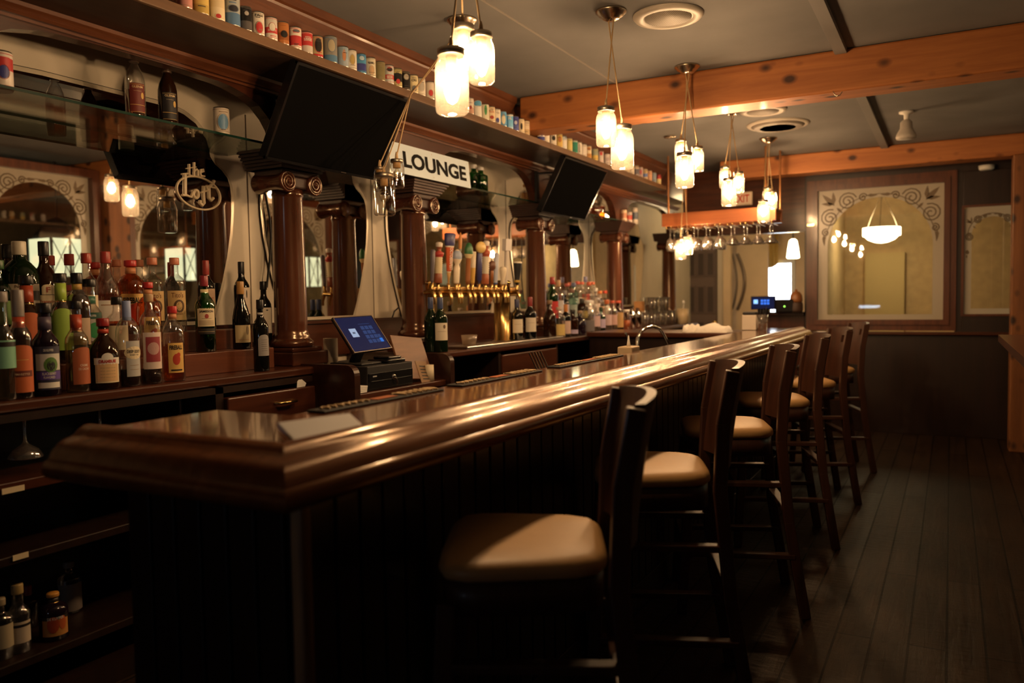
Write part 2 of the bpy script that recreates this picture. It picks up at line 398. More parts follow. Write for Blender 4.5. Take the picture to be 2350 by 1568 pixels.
# ------------------------------------------------------------------ etched glass
def spiral(cu, cv, r, turns, a0, d=1, n=26):
    return [(cu+r*(1-.86*i/n)*math.cos(a0+d*2*PI*turns*i/n), cv+r*(1-.86*i/n)*math.sin(a0+d*2*PI*turns*i/n)) for i in range(n+1)]
ETCHINK = pm('etched scroll', (.17, .12, .07), .5)
def etched(name, to3, u0, u1, v0, v1, label, parent, fr=.07, side=.06, bottom=.05, half=None):
    """clear pane with a frosted arch border and scrollwork in its upper corners; plane given by to3(u, v, t)"""
    w = u1-u0; cu = (u0+u1)/2; b = MB()
    b.prism([(u0, v0), (u1, v0), (u1, v1), (u0, v1)], to3, -.003, .003); b.build('pane', ETCHG, parent)
    ru = w/2-side-.03; ry = min(ru, (v1-v0)*.42); vs = v1-.09-ry
    inner = [(cu-ru, v0+bottom)]+arc(cu, vs, ru, 180, 0, 24, ry)+[(cu+ru, v0+bottom)]
    k = len(inner)
    outer = [(u0, v0)]
    for i in range(k-2):
        q = i/(k-3)
        d = q*(2*(v1-vs)+w)
        if d < v1-vs: outer.append((u0, vs+d))
        elif d < v1-vs+w: outer.append((u0+d-(v1-vs), v1))
        else: outer.append((u1, v1-(d-(v1-vs)-w)))
    outer.append((u1, v0))
    f = MB().strip(outer, inner, to3, .0035, .006)
    f.strip([(u0, v0), (u1, v0)], [(cu-ru, v0+bottom), (cu+ru, v0+bottom)], to3, .0035, .006)
    f.build('frosted_border', FROST, parent)
    s = MB()
    def stroke(pts, r): s.tube([to3(a, c, .0075) for a, c in pts], r, 4)
    stroke(arc(cu, vs, ru+.03, 178, 2, 30, ry+.03), .0035)
    for sg in (-1, 1):
        X = lambda d: (u1-d) if sg > 0 else (u0+d)
        for (du, dv, r, tn, a0) in ((.10*w, .27, .080*w, 2.2, 1.2), (.245*w, .115, .080*w, 2.2, .4), (.37*w, .085, .036*w, 1.6, .3), (.065*w, .41, .034*w, 1.6, 1.2)):
            q = spiral(0, 0, r, tn, a0, 1)
            stroke([(X(du)+(-sg)*a, v1-dv+c) for a, c in q], .0055)
        for (du, dv, ang, L_) in ((.14*w, .15, 135, .15*w), (.135*w, .135, 95, .11*w), (.135*w, .135, 175, .11*w), (.155*w, .17, -45, .075*w), (.40*w, .07, 0, .09*w), (.05*w, .43, -90, .09*w)):
            a = R(ang) if sg < 0 else R(180-ang)
            ca, sa = math.cos(a), math.sin(a)
            pts = [(0, 0), (.35, .16), (.7, .1), (1, 0), (.7, -.1), (.35, -.16)]
            s.prism([(X(du)+L_*(x*ca-y*sa), v1-dv+L_*(x*sa+y*ca)) for x, y in pts], to3, .0065, .008)
    s.build('scrollwork', ETCHINK, parent)
def frame_rect(b, to3, u0, u1, v0, v1, w, t0, t1, m=0):
    for (a, c, d, e) in ((u0-w, u0, v0-w, v1+w), (u1, u1+w, v0-w, v1+w), (u0, u1, v0-w, v0), (u0, u1, v1, v1+w)):
        b.prism([(a, d), (c, d), (c, e), (a, e)], to3, t0, t1, m)

# ------------------------------------------------------------------ far wall with the etched window
YW = 8.6
yp = lambda u, v, t: Vector((u, YW-t, v))
w = MB()
w.box(-1.30, .80, YW, YW+.09, 0, .97).box(-1.30, .80, YW, YW+.09, 2.46, HC).box(-1.30, -1.26, YW, YW+.09, .97, 2.46)
w.box(.03, .09, YW, YW+.09, .97, 2.46).box(.09, .80, YW, YW+.09, 2.14, 2.46).box(.09, .80, YW, YW+.09, .97, 1.14).box(.56, .80, YW, YW+.09, 1.14, 2.14)
struct(w.build('wall_far', DARKW, bevel=.003))
g = struct(thing('window_1', 'large etched glass window with arched frosted border in the far wall', 'window', (-.62, YW, 1.1)))
etched('window', lambda u, v, t: Vector((u, YW+.02-t, v)), -1.175, -.065, 1.10, 2.375, '', g)
b = MB(); frame_rect(b, yp, -1.175, -.065, 1.10, 2.375, .05, -.06, .035); frame_rect(b, yp, -1.225, -.015, 1.05, 2.425, .055, -.02, .02)
b.build('window_frame', FRAMEW, g, bevel=.008)
MB().box(-1.30, .80, YW-.05, YW, .955, .985).build('sill', MAHOG_X, g, bevel=.006)
g = struct(thing('window_2', 'narrower etched glass side window half hidden behind the post', 'window', (.3, YW, 1.15)))
etched('window', lambda u, v, t: Vector((u, YW+.02-t, v)), .10, .55, 1.15, 2.13, '', g, side=.03)
b = MB(); frame_rect(b, yp, .10, .55, 1.15, 2.13, .02, -.06, .015); b.build('window_frame', FRAMEW, g, bevel=.004)
p = px(1860, 517, 1, YW-.03)
t = thing('door_latch', 'small brass latch on the frame of the etched window', 'latch', p)
MB().box(p.x-.03, p.x+.035, YW-.045, YW-.035, p.z-.008, p.z+.008).lathe([(.012, -.03), (.014, 0), (0, .004)], 10, (p.x+.03, YW-.045, p.z), 'Y').build('plate', BRASS, t)
# header over the opening to the next room, and the partition left of it
struct(MB().box(-2.55, -1.30, YW+.02, YW+.10, 1.99, HC).build('wall_header', MAHOG_X))
struct(MB().box(-1.78, -1.30, YW-.02, YW+.10, 0, 1.17).box(-1.80, -1.30, YW-.10, YW+.14, 1.15, 1.18).build('wall_low', MAHOG_Z))
# exit sign
p = px(1702, 456, 1, 8.15)
t = thing('exit_sign', 'small white exit sign with red letters hanging before the far header', 'sign', p)
MB().tube([(p.x, 8.17, p.z+.065), (p.x, 8.235, p.z+.12), (p.x, 8.235, HC)], .006, 6).build('hanging_rod', BLACKM, t)
MB().box(p.x-.10, p.x+.10, 8.15, 8.19, p.z-.065, p.z+.065).build('housing', pm('sign white', (.62, .5, .38), .5), t, bevel=.008)
b = MB(); text_on(b, 'EXIT', .15, .075, lambda u, v: Vector((p.x+u, 8.149, p.z+v)), 0, .02); b.build('lettering', glow('exit red', (.8, .06, .02), .5), t)

# ------------------------------------------------------------------ the rooms seen through glass and opening
TANR = pm('ochre dining room wall', (.72, .51, .26), .85, noise=.12, nscale=10)
struct(MB().box(-1.25, 3.3, 11.2, 11.3, 0, HC).build('wall_dining', TANR))
struct(MB().box(-1.26, -1.2, 8.72, 12.0, 0, HC).build('wall_between', TANR))
struct(MB().box(px(1985, 640, 1, 11.15).x, px(2076, 640, 1, 11.15).x, 11.12, 11.2, .6, 1.86).build('trim_3', pm('paler panel', (.74, .56, .26), .8)))
def bowl_lamp(x, y, z, label, s=.23, e=7.0):
    t = thing('bowl_pendant', label, 'pendant lamp', (x, y, HC))
    MB().lathe([(0, z-.115), (s*.35, z-.105), (s*.7, z-.075), (s*.9, z-.035), (s, z-.03), (s, z+.06), (s*.96, z+.06), (s*.9, z)], 30, (x, y, 0)).build('lamp_shade', glow('lit alabaster bowl', (1, .82, .50), e), t)
    for k in range(3):
        a = 2*PI*k/3+.5
        MB().tube([(x+s*.95*math.cos(a), y+s*.95*math.sin(a), z+.05), (x+s*.75*math.cos(a), y+s*.75*math.sin(a), z+.16), (x+.02*math.cos(a), y+.02*math.sin(a), z+.42)], .005, 6).build('chain', NICKEL, t)
    MB().tube([(x, y, z+.4), (x, y, HC)], .008, 6).build('rod', BRASS, t)
    MB().lathe([(.07, HC), (.06, HC-.03), (.015, HC-.05)], 16, (x, y, 0)).build('canopy', BRASS, t)
q = px(2023, 535, 1, 10.2)
bowl_lamp(q.x, 10.2, q.z, 'lit alabaster bowl lamp on chains behind the large etched window', .20, 15)
# next room through the opening
struct(MB().box(-3.12, -2.60, 10.95, 11.05, 0, HC).box(-2.60, -2.18, 11.3, 11.36, 0, HC).build('wall_hall', TANW))
d = struct(thing('door_1', 'brown panelled door in the room beyond the bar', 'door', (-2.98, 10.9, 0)))
b = MB().box(-3.195, -2.77, 10.90, 10.94, .02, 2.08)
DOORM = pm('brown door paint', (.17, .12, .105), .45)
for (x0, x1) in ((-3.165, -3.06), (-3.035, -2.93), (-2.905, -2.80)):
    for (z0, z1) in ((1.62, 1.95), (1.12, 1.5), (.72, 1.02), (.15, .6)):
        frame_rect(b, lambda u, v, t: Vector((u, 10.9-t, v)), x0+.015, x1-.015, z0+.02, z1-.02, .014, 0, .016)
for (x0, x1) in ((-3.165, -3.06), (-3.035, -2.93), (-2.905, -2.80)):
    for (z0, z1) in ((1.62, 1.95), (1.12, 1.5), (.72, 1.02), (.15, .6)): b.box(x0+.014, x1-.014, 10.892, 10.8995, z0+.019, z1-.019, 1)  # darker insets paint the shade of the recessed panels into the colour
b.build('door_leaf', [DOORM, pm('painted panel shade', (.07, .05, .045), .5)], d); MB().lathe([(.0, -.07), (.03, -.06), (.034, -.04), (.012, -.03), (.012, 0)], 14, (-2.79, 10.9, 1.0), 'Y').build('door_handle', BRASS, d)
struct(MB().box(-2.75, -2.69, 10.86, 10.96, 0, 2.3).box(-3.2, -2.69, 10.86, 10.96, 2.1, 2.25).build('trim_4', pm('pale door casing', (.6, .52, .42), .5)))
DAY = glow('bright daylight pane', (.86, .93, 1.0), 6.5)
wn = struct(thing('window_3', 'daylit window with white blinds in the room beyond the bar', 'window', (-2, 11.9, 1)))
a0, a1 = px(1763, 650, 1, 11.9), px(1815, 650, 1, 11.9)
b = MB().box(a0.x, a1.x, 11.94, 11.98, 1.10, 1.80); b.build('pane', DAY, wn)
b = MB(); frame_rect(b, lambda u, v, t: Vector((u, 11.95-t, v)), a0.x, a1.x, 1.10, 1.80, .05, -.04, .03); b.build('window_frame', WHITEM, wn)
b = MB()
for k in range(15): b.box(a0.x-.14, a0.x-.02, 11.90, 11.93, 1.10+k*.047, 1.135+k*.047)
b.build('blind', pm('blind slats', (.75, .72, .7), .6), wn)
q0, q1 = px(1752, 600, 1, 11.85), px(1790, 600, 1, 11.85)
cu = MB()
n = 14; pts = []
for i in range(n+1): pts.append((q0.x-.02+(q1.x-q0.x+.0)*i/n, 11.83+.02*math.sin(i*2.2)))
zt, zb = 2.45, lambda i: 1.80-.06*math.sin(PI*i/n)
vs = []
for i, (x, y) in enumerate(pts): vs += [(x, y, zb(i)), (x, y, zt), (x, y+.012, zb(i)), (x, y+.012, zt)]
fs = []
for i in range(n): fs += [(4*i, 4*i+4, 4*i+5, 4*i+1), (4*i+2, 4*i+3, 4*i+7, 4*i+6), (4*i, 4*i+2, 4*i+6, 4*i+4), (4*i+1, 4*i+5, 4*i+7, 4*i+3)]
cu.add(vs, fs, 0, True); tag(cu.build('window_curtain', pm('ochre curtain', (.68, .42, .10), .9), loc=(q0.x, 11.83, 1.8)), 'short ochre curtain gathered over the bright far window', 'curtain')
# curved hanging tubes (tall bright hoops beside the far doorway)
for (xa, xb, lab) in ((1680, 1686, 'thin'), (1692, 1704, 'wide')):
    pa = px(xa, 600, 1, 11.28); pb = px(xb, 600, 1, 11.28); wd_ = (pb.x-pa.x)+.03
    z0, z1 = 1.16, 1.93
    pts = [(pa.x+wd_*math.sin(PI*k/14), 11.28, z1-(z1-z0)*k/14) for k in range(15)]
    tag(MB().tube(pts, .014 if lab == 'thin' else .02, 8).build('curved_pole', pm('dark bowed metal', (.20, .16, .13), .3, .9), loc=(pa.x, 11.28, z0)), f'{lab} bowed metal pole hanging on the pale wall right of the brown door' if lab == 'thin' else 'thicker bowed metal pole nearest the ochre curtain on the pale wall', 'pole')
q = px(1820, 572, 1, 10.2)
t = thing('glass_pendant', 'small lit bell shaped glass pendant in the room beyond the bar', 'pendant lamp', (q.x, 10.2, HC))
MB().lathe([(.02, q.z+.12), (.045, q.z+.10), (.06, q.z+.02), (.075, q.z-.10), (.06, q.z-.11), (0, q.z-.10)], 16, (q.x, 10.2, 0)).build('lamp_shade', glow('lit glass shade', (1, .78, .42), 16), t)
MB().tube([(q.x, 10.2, q.z+.11), (q.x, 10.2, HC)], .008, 6).build('cord', BLACKM, t)
MB().lathe([(.05, HC), (.04, HC-.03), (.01, HC-.04)], 12, (q.x, 10.2, 0)).build('canopy', BRASS, t)

t = thing('hall_fill_globe', 'added unseen fill lamp on the hall ceiling behind the header of the far opening', 'fill lamp', (-2.3, 9.8, HC))  # unseen lamp added to give the hall more warm light
MB().lathe([(0, 2.38), (.08, 2.40), (.11, 2.47), (.10, 2.55), (.06, 2.60)], 20, (-2.3, 9.8, 0)).build('lamp_shade', glow('hall fill glow', (1, .72, .38), 26), t)
MB().lathe([(.075, 2.60), (.075, HC)], 20, (-2.3, 9.8, 0)).build('mount', BRASS, t)
wn = struct(thing('window_7', 'narrow daylight slit in the wall behind the camera', 'window', (-1.57, -2.1, 1)))
MB().box(-1.78, -1.36, -2.098, -2.09, .98, 1.10).build('pane', glow('cool daylight pane', (.6, .78, 1.0), 9), wn)
b = MB(); frame_rect(b, lambda u, v, q: Vector((u, -2.1+q, v)), -1.78, -1.36, .98, 1.10, .03, 0, .02); b.build('window_frame', WHITEM, wn)

# ------------------------------------------------------------------ partition opposite the back bar (seen in the mirrors)
XP = .58
pp = lambda u, v, t: Vector((XP-t, u, v))
for y0, y1 in ((2.6, 4.74), (4.97, 7.92), (8.14, 8.59)): struct(MB().box(XP, XP+.08, y0, y1, 0, 1.05).build('wall_partition', DARKW))
for i, (u0, u1) in enumerate(((3.72, 4.66), (5.08, 6.2), (6.5, 7.8))):
    g = struct(thing('window_%d' % (4+i), 'etched glass panel with arched frosted border seen only in the mirrors', 'window', (XP, u0, 1.1)))
    etched('w', lambda u, v, t: Vector((XP+.04-t, u, v)), u0, u1, 1.12, 2.50, '', g)
    b = MB(); frame_rect(b, pp, u0, u1, 1.12, 2.50, .07, -.07, .03); b.build('window_frame', FRAMEW, g, bevel=.006)
def lantern(x, y, z, w, h, label, e=1.6):
    t = thing('wall_lantern', label, 'lantern', (x, y, z-h/2), 'square lanterns seen in the mirrors')
    MB().box(x-w/2, x+w/2, y-w/2, y+w/2, z-h/2, z+h/2).build('lamp_shade', glow('lit milk glass', (.93, .95, .62), e), t)
    b = MB()
    for sx in (-1, 1):
        for sy in (-1, 1): b.box(x+sx*w/2-.009, x+sx*w/2+.009, y+sy*w/2-.009, y+sy*w/2+.009, z-h/2-.01, z+h/2+.01)
        X = x+sx*(w/2+.004)
        b.bar((X, y-w/2, z-h/2), (X, y, z+h/2), .006, .006).bar((X, y, z-h/2), (X, y-w/2, z+h/2), .006, .006)
        b.bar((X, y, z-h/2), (X, y+w/2, z+h/2), .006, .006).bar((X, y+w/2, z-h/2), (X, y, z+h/2), .006, .006).box(X-.005, X+.005, y-.009, y+.009, z-h/2, z+h/2)
    b.build('frame', BLACKM, t)
    MB().lathe([(w*.7, z+h/2), (w*.66, z+h/2+.03), (w*.25, z+h/2+.17), (.02, z+h/2+.2)], 4, (x, y, 0), smooth=False).build('cap', BLACKM, t)
    MB().tube([(x, y, z+h/2+.18), (x, y, HC)], .008, 6).build('chain', BLACKM, t)
lantern(.95, 4.57, 1.80, .34, .33, 'square milk glass lantern with crossed bars reflected between the whisky bottles')
lantern(.95, 5.98, 1.78, .30, .33, 'square milk glass lantern reflected behind the green whiskey bottle', 3.0)
lantern(.95, 7.85, 1.74, .30, .36, 'square milk glass lantern reflected behind the order screen')
# drink rail fixed to the near partition
b = MB().prism([(.26, 5.86), (.26, 2.9), (XP, 2.9), (XP, 5.86)], lambda u, v, t: Vector((u, v, t)), 1.045, 1.085)
for y in (3.3, 4.4, 5.5): b.bar((XP, y, .82), (.32, y, 1.045), .03, .03)
tag(b.build('drink_ledge', MAHOG_Y, loc=(.4, 4.4, 1.045), bevel=.012), 'dark glossy drink ledge along the partition opposite the bar stools', 'ledge')

# ================================================================== the back bar
XM = -3.13                      # board the mirrors hang on
COLS = [1.33, 2.98, 4.03, 5.66, 7.34, 9.05]
XC = -2.85
# worktops
tag(MB().box(-3.13, -2.645, -.6, 2.93, 1.012, 1.05).build('worktop', MAHOG_Y, loc=(-2.9, 1, 1.012), bevel=.01, seg=3), 'dark mahogany worktop under the large group of liquor bottles', 'worktop')
tag(MB().box(-3.13, -2.585, 3.75, 9.3, 1.012, 1.05).build('worktop', MAHOG_Y, loc=(-2.9, 6, 1.012), bevel=.01, seg=3), 'dark glossy worktop under the beer taps and the farther bottles', 'worktop')
# left cabinet with open shelves and a drawer
t = thing('back_bar_cabinet', 'dark mahogany cabinet with open shelves and a brass handled drawer under the bottle group', 'cabinet', (-2.85, 1, 0))
b = MB().box(-3.12, -3.09, -.6, 2.9, 0, 1.01).box(-3.09, -2.62, -.6, -.57, 0, 1.01).box(-3.09, -2.62, 2.30, 2.34, 0, 1.01).box(-3.09, -2.62, 2.87, 2.90, 0, .92)
b.box(-3.09, -2.62, -.57, 2.30, 0, .08).box(-3.09, -2.62, 2.34, 2.87, 0, .08).box(-2.66, -2.62, -.57, 2.87, .985, 1.01).build('body', DARKW, t)
MB().box(-3.09, -2.60, -.57, 2.30, .765, .80).build('shelf', MAHOG_Y, t, bevel=.004); MB().box(-3.09, -2.62, -.57, 2.30, .53, .56).build('shelf', DARKW, t, bevel=.004)
MB().box(-3.09, -2.62, -.57, 2.30, .185, .215).build('shelf', DARKW, t, bevel=.004)
d = MB().box(-2.64, -2.60, 2.345, 2.865, .845, .965).build('drawer', MAHOG_Y, t, bevel=.006)
p = px(660, 923, 0, -2.58)
MB().tube([(-2.60, p.y-.055, p.z), (-2.575, p.y-.05, p.z), (-2.57, p.y, p.z), (-2.575, p.y+.05, p.z), (-2.60, p.y+.055, p.z)], .007, 8).build('handle', BRASS, d)
MB().box(-2.64, -2.61, 2.345, 2.865, .10, .83).build('door', MAHOG_Z, t, bevel=.006)
for (x, y, zz, w_) in ((30, 1124, -2.597, .05), (47, 1277, -2.617, .03)):
    p = px(x, y, 0, zz)
    MB().box(zz, zz+.002, p.y-w_/2-.01, p.y+w_/2+.01, p.z-.009, p.z+.009).build('shelf_label', pm('cream tape', (.7, .58, .38), .6), t)
SIDEW = wood('dark rounded cheek', (.016, .005, .003), (.045, .014, .007), 'Y', .3, .3)
# niche for the order screen
t = thing('register_stand', 'lowered mahogany counter section with rounded side cheeks under the order screen', 'counter', (-2.8, 3.33, 0))
MB().box(-3.12, -2.43, 2.945, 3.715, .885, .92).build('top', MAHOG_Y, t, bevel=.006)
MB().box(-3.12, -2.60, 2.93, 3.74, 0, .885).build('body', MAHOG_Z, t)
for y in (2.905, 3.715):
    pr = [(-3.12, .6), (-2.40, .6), (-2.40, .99)]+arc(-2.45, 1.01, .05, 0, 90, 6)+[(-3.12, 1.06)]
    MB().prism(pr, lambda u, v, q, y=y: Vector((u, y+q, v)), 0, .04).build('side_panel', SIDEW, t, bevel=.006)
# right cabinet
t = thing('back_bar_cabinet', 'dark cabinet with open compartments under the beer taps and farther bottles', 'cabinet', (-2.85, 6, 0))
b = MB().box(-3.12, -3.05, 3.76, 9.3, 0, 1.01).box(-3.05, -2.62, 3.76, 9.3, 0, .10)
for y in (3.76, 4.62, 5.5, 6.4, 7.3, 8.2, 9.27): b.box(-3.05, -2.61, y, y+.035, .1, 1.01)
b.build('body', DARKW, t); MB().box(-3.05, -2.62, 3.79, 9.27, .62, .65).build('shelf', MAHOG_Y, t)
MB().box(-2.64, -2.60, 4.66, 5.50, .66, .985).build('drawer', MAHOG_Y, t, bevel=.006)
# back splash
tag(MB().box(XM+.001, XM+.03, -.6, 9.2, 1.0505, 1.245).box(XM+.001, XM+.045, -.6, 9.2, 1.235, 1.25).build('backsplash', MAHOG_Y, loc=(XM, 3, 1.05)), 'mahogany board running along the wall below the mirrors', 'backsplash')
# bottle steps
t = thing('bottle_step', 'two tier wooden step carrying the back rows of the large bottle group', 'riser', (-2.95, 2.1, 1.05))
MB().box(-3.08, -2.79, 1.465, 2.80, 1.05, 1.144).build('tier', RISER, t, bevel=.003); MB().box(-3.08, -2.93, 1.465, 2.80, 1.144, 1.233).build('tier', RISER, t, bevel=.003)
t = thing('bottle_step', 'two tier dark step under the farther crowd of bottles', 'riser', (-2.95, 6.5, 1.05))
MB().box(-3.08, -2.80, 5.80, 7.22, 1.05, 1.135).build('tier', MAHOG_Y, t); MB().box(-3.08, -2.94, 5.80, 7.22, 1.135, 1.22).build('tier', MAHOG_Y, t)
# mirrors
HALF = [(.235, 1.255), (.20, 1.35), (.16, 1.46), (.125, 1.58), (.10, 1.70), (.089, 1.80), (.087, 1.88), (.093, 1.93), (.108, 1.967), (.14, 1.998), (.18, 2.022), (.207, 2.055), (.217, 2.10), (.228, 2.135), (.25, 2.175), (.295, 2.215), (.36, 2.245), (.44, 2.262)]
EDGEM = pm('mirror bevel', (.66, .58, .45), .25, .2)  # cream paints in the wall reflected by the bevel
LINE = pm('dark mirror edge', (.03, .022, .015), .3)
MLAB = ['shaped wall mirror above the large bottle group, with an unlit lettered sign in front', 'narrow shaped wall mirror behind the order screen', 'shaped wall mirror behind the beer taps', 'shaped wall mirror behind the farther crowd of bottles', 'shaped wall mirror at the far end behind the stacked pint glasses']
for i in range(5):
    ya, yb = COLS[i], COLS[i+1]
    right = [(yb-d_, z) for d_, z in HALF]; left = [(ya+d_, z) for d_, z in HALF]
    k = .018
    def off(pts, sg): return [(y-sg*k*(1 if z < 2.2 else .5), z-(k if z > 2.15 else 0)+(k if z < 1.26 else 0)) for y, z in pts]
    outl = right+[(ya+.62 if yb-ya > 1.3 else (ya+yb)/2, 2.268)]+left[::-1]
    inn = off(right, 1)+[(ya+.62 if yb-ya > 1.3 else (ya+yb)/2, 2.268-k)]+off(left, -1)[::-1]
    t = thing('mirror', MLAB[i], 'mirror', (XM, (ya+yb)/2, 1.25))
    m3 = lambda u, v, q: Vector((XM+q, u, v))
    MB().prism(inn, m3, .001, .012).build('mirror_glass', MIRROR, t)
    MB().strip(outl+outl[:1], inn+inn[:1], m3, .001, .010).build('bevel', EDGEM, t)
    MB().tube([m3(u, v, .004) for u, v in outl], .0045, 6, closed=True).build('edge', LINE, t)
# board seams behind the columns
b = MB()
for y in (1.36, 2.995, 3.02+.97, 5.70, 7.38): b.box(XM, XM+.002, y-.003, y+.003, 1.25, 2.3)
struct(b.build('trim_5', pm('board gap', (.16, .12, .08), .8)))
# columns
CAPW = wood('dull carved capital', (.018, .006, .003), (.055, .018, .009), 'Y', .55, 0)
def column(y, label):
    t = thing('column', label, 'column', (XC, y, 1.05), 'back bar columns')
    MB().box(XC-.125, XC+.125, y-.125, y+.125, 1.05, 1.115).box(XC-.105, XC+.105, y-.105, y+.105, 1.115, 1.135).build('plinth', MAHOG_Y, t, bevel=.006)
    MB().lathe([(.098, 1.135), (.108, 1.145), (.108, 1.16), (.096, 1.172), (.088, 1.18), (.09, 1.19), (.082, 1.20), (.0795, 1.22), (.078, 1.5), (.072, 1.86), (.075, 1.868), (.078, 1.876), (.074, 1.884), (.074, 1.90)], 40, (XC, y, 0)).build('shaft', COLW, t)
    c = MB().box(XC-.095, XC+.095, y-.12, y+.12, 1.955, 1.985).box(XC-.07, XC+.085, y-.075, y+.075, 1.90, 1.955).build('capital', CAPW, t, bevel=.008)
    for s in (-1, 1):
        v = MB().lathe([(0, -.10), (.046, -.10), (.05, -.09), (.038, -.04), (.034, 0), (.038, .04), (.05, .085), (.05, .098), (.044, .102), (.040, .096), (0, .096)], 24, (XC, y+s*.092, 1.925), 'X')
        v.tube([(XC+.099, y+s*.092+a, 1.925+b_) for a, b_ in spiral(0, 0, .043, 2.4, PI/2, s, 40)], .0055, 6)
        v.lathe([(0, .112), (.010, .108), (.011, .098)], 10, (XC, y+s*.092, 1.925), 'X'); v.build('volute', COLW, c)
    a = MB()
    for k in range(6): a.box(XC-.13, XC+.105+.010*k, y-.140-.010*k, y+.140+.010*k, 1.985+k*.0143, 1.985+k*.0143+.0095)
    a.box(XC-.13, XC+.10, y-.135, y+.135, 1.985, 2.071)
    for k in range(6): a.box(XC-.13, XC+.099+.010*k, y-.134-.010*k, y+.134+.010*k, 1.985+k*.0143+.009, 1.985+k*.0143+.0145)
    a.build('abacus', CAPW, t)
CL = ['mahogany column half outside the picture, carrying a red striped can on its capital', 'glossy mahogany column with scroll capital under the nearer television', 'glossy mahogany column with scroll capital under the lettered sign',
      'glossy mahogany column with scroll capital under the farther television', 'mahogany column carrying three cans on its capital', 'mahogany column at the far end of the back bar beside the pint glasses']
for y, l in zip(COLS, CL): column(y, l)
# arched header over the bays
AR = [(.115, 2.06), (.125, 2.11), (.145, 2.16), (.18, 2.205), (.235, 2.25), (.31, 2.284), (.40, 2.303), (.47, 2.310)]
t = thing('back_bar_canopy', 'arched mahogany header with mouldings over the mirrors and columns', 'canopy', (-2.8, 3, 2.07))
for i in range(5):
    ya, yb = COLS[i], COLS[i+1]
    cv = [(ya, 2.072)]+[(ya+d_, z) for d_, z in AR]+([] if yb-ya < 1.2 else [(ya+.65, 2.315), (yb-.65, 2.315)])+[(yb-d_, z) for d_, z in AR[::-1]]+[(yb, 2.072)]
    MB().strip(cv, [(u, 2.37) for u, v in cv], lambda u, v, q: Vector((-2.84+q, u, v)), 0, .06).build('arch_board', MAHOG_Y, t)
MB().box(-2.84, -2.78, -.6, COLS[0], 2.072, 2.37).build('arch_board', MAHOG_Y, t)
b = MB()
mp = [(0, 2.335), (.012, 2.335), (.018, 2.341), (.012, 2.348), (.02, 2.352), (.034, 2.360), (.040, 2.372), (0, 2.372)]
vs = [(-2.78+u, y, z) for y in (-.6, 9.15) for u, z in mp]; k = len(mp)
b.add(vs, [(i, i+1, k+i+1, k+i) for i in range(k-1)]); b.box(-2.78, -2.765, -.6, 9.15, 2.318, 2.327)
b.build('moulding', HEADER, t)
# can shelf, back panel and crown
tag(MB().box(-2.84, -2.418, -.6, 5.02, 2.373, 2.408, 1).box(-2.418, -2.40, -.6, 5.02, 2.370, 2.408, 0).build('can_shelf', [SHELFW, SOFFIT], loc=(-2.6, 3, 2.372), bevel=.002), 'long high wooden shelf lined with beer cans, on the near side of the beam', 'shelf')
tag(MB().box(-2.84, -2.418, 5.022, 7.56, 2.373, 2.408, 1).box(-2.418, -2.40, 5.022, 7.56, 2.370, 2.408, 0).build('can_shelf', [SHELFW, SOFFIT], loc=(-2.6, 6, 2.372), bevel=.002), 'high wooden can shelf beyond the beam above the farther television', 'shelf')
struct(MB().box(-2.84, -2.62, -.6, 9.15, 2.408, HC).build('trim_6', HEADER))
b = MB(); cp = [(-2.62, 2.50), (-2.605, 2.50), (-2.60, 2.512), (-2.59, 2.52), (-2.575, 2.55), (-2.545, 2.59), (-2.525, 2.615), (-2.52, 2.625), (-2.508, 2.632), (-2.505, 2.668), (-2.62, 2.668)]
for (y0, y1) in ((-.6, 4.74), (4.97, 7.98)):
    k = len(cp); b.add([(x, y, z) for y in (y0, y1) for x, z in cp], [(i, i+1, k+i+1, k+i) for i in range(k-1)]+[tuple(range(k)), tuple(range(k, 2*k))])
struct(b.build('trim_7', HEADER))
# glass shelves between the columns
def gshelf(y0, y1, label):
    t = thing('glass_shelf', label, 'shelf', (-2.93, (y0+y1)/2, 2.065), 'glass shelves')
    MB().box(-3.115, -2.752, y0, y1, 2.073, 2.083).build('pane', SHELFG, t)
    MB().box(-2.752, -2.749, y0, y1, 2.073, 2.083).box(-3.118, -3.115, y0, y1, 2.073, 2.083).build('edge', GEDGE, t)
gshelf(.5, 2.86, 'greenish glass shelf with two whisky bottles above the large bottle group')
gshelf(4.15, 5.54, 'greenish glass shelf behind the lettered sign above the beer taps')
gshelf(5.78, 7.22, 'greenish glass shelf behind the farther television')
# cables on the white boards
def cable(pts, r, label):
    tag(MB().tube(pts, r, 6).build('power_cable', BLACKM, loc=pts[0]), label, 'cable')
P = lambda x, y: px(x, y, 0, -3.10)
cable([P(584, 380), P(596, 410), P(610, 450), P(619, 500), P(622, 545), P(619, 600), P(612, 660)], .006, 'thick black cable hanging on the white boards beside the nearest column')
cable([P(626, 520), P(622, 560), P(625, 600), P(628, 660)], .003, 'thin black wire twisted beside the thick cable on the white boards')
cable([P(900, 730), P(905, 715), P(916, 705)], .005, 'short black cable curling out behind the column under the sign')
cable([px(1198, 560, 0, -2.98), px(1197, 640, 0, -2.98), px(1202, 690, 0, -2.98)], .004, 'black cable hanging beside the column by the black pint shaped tap')
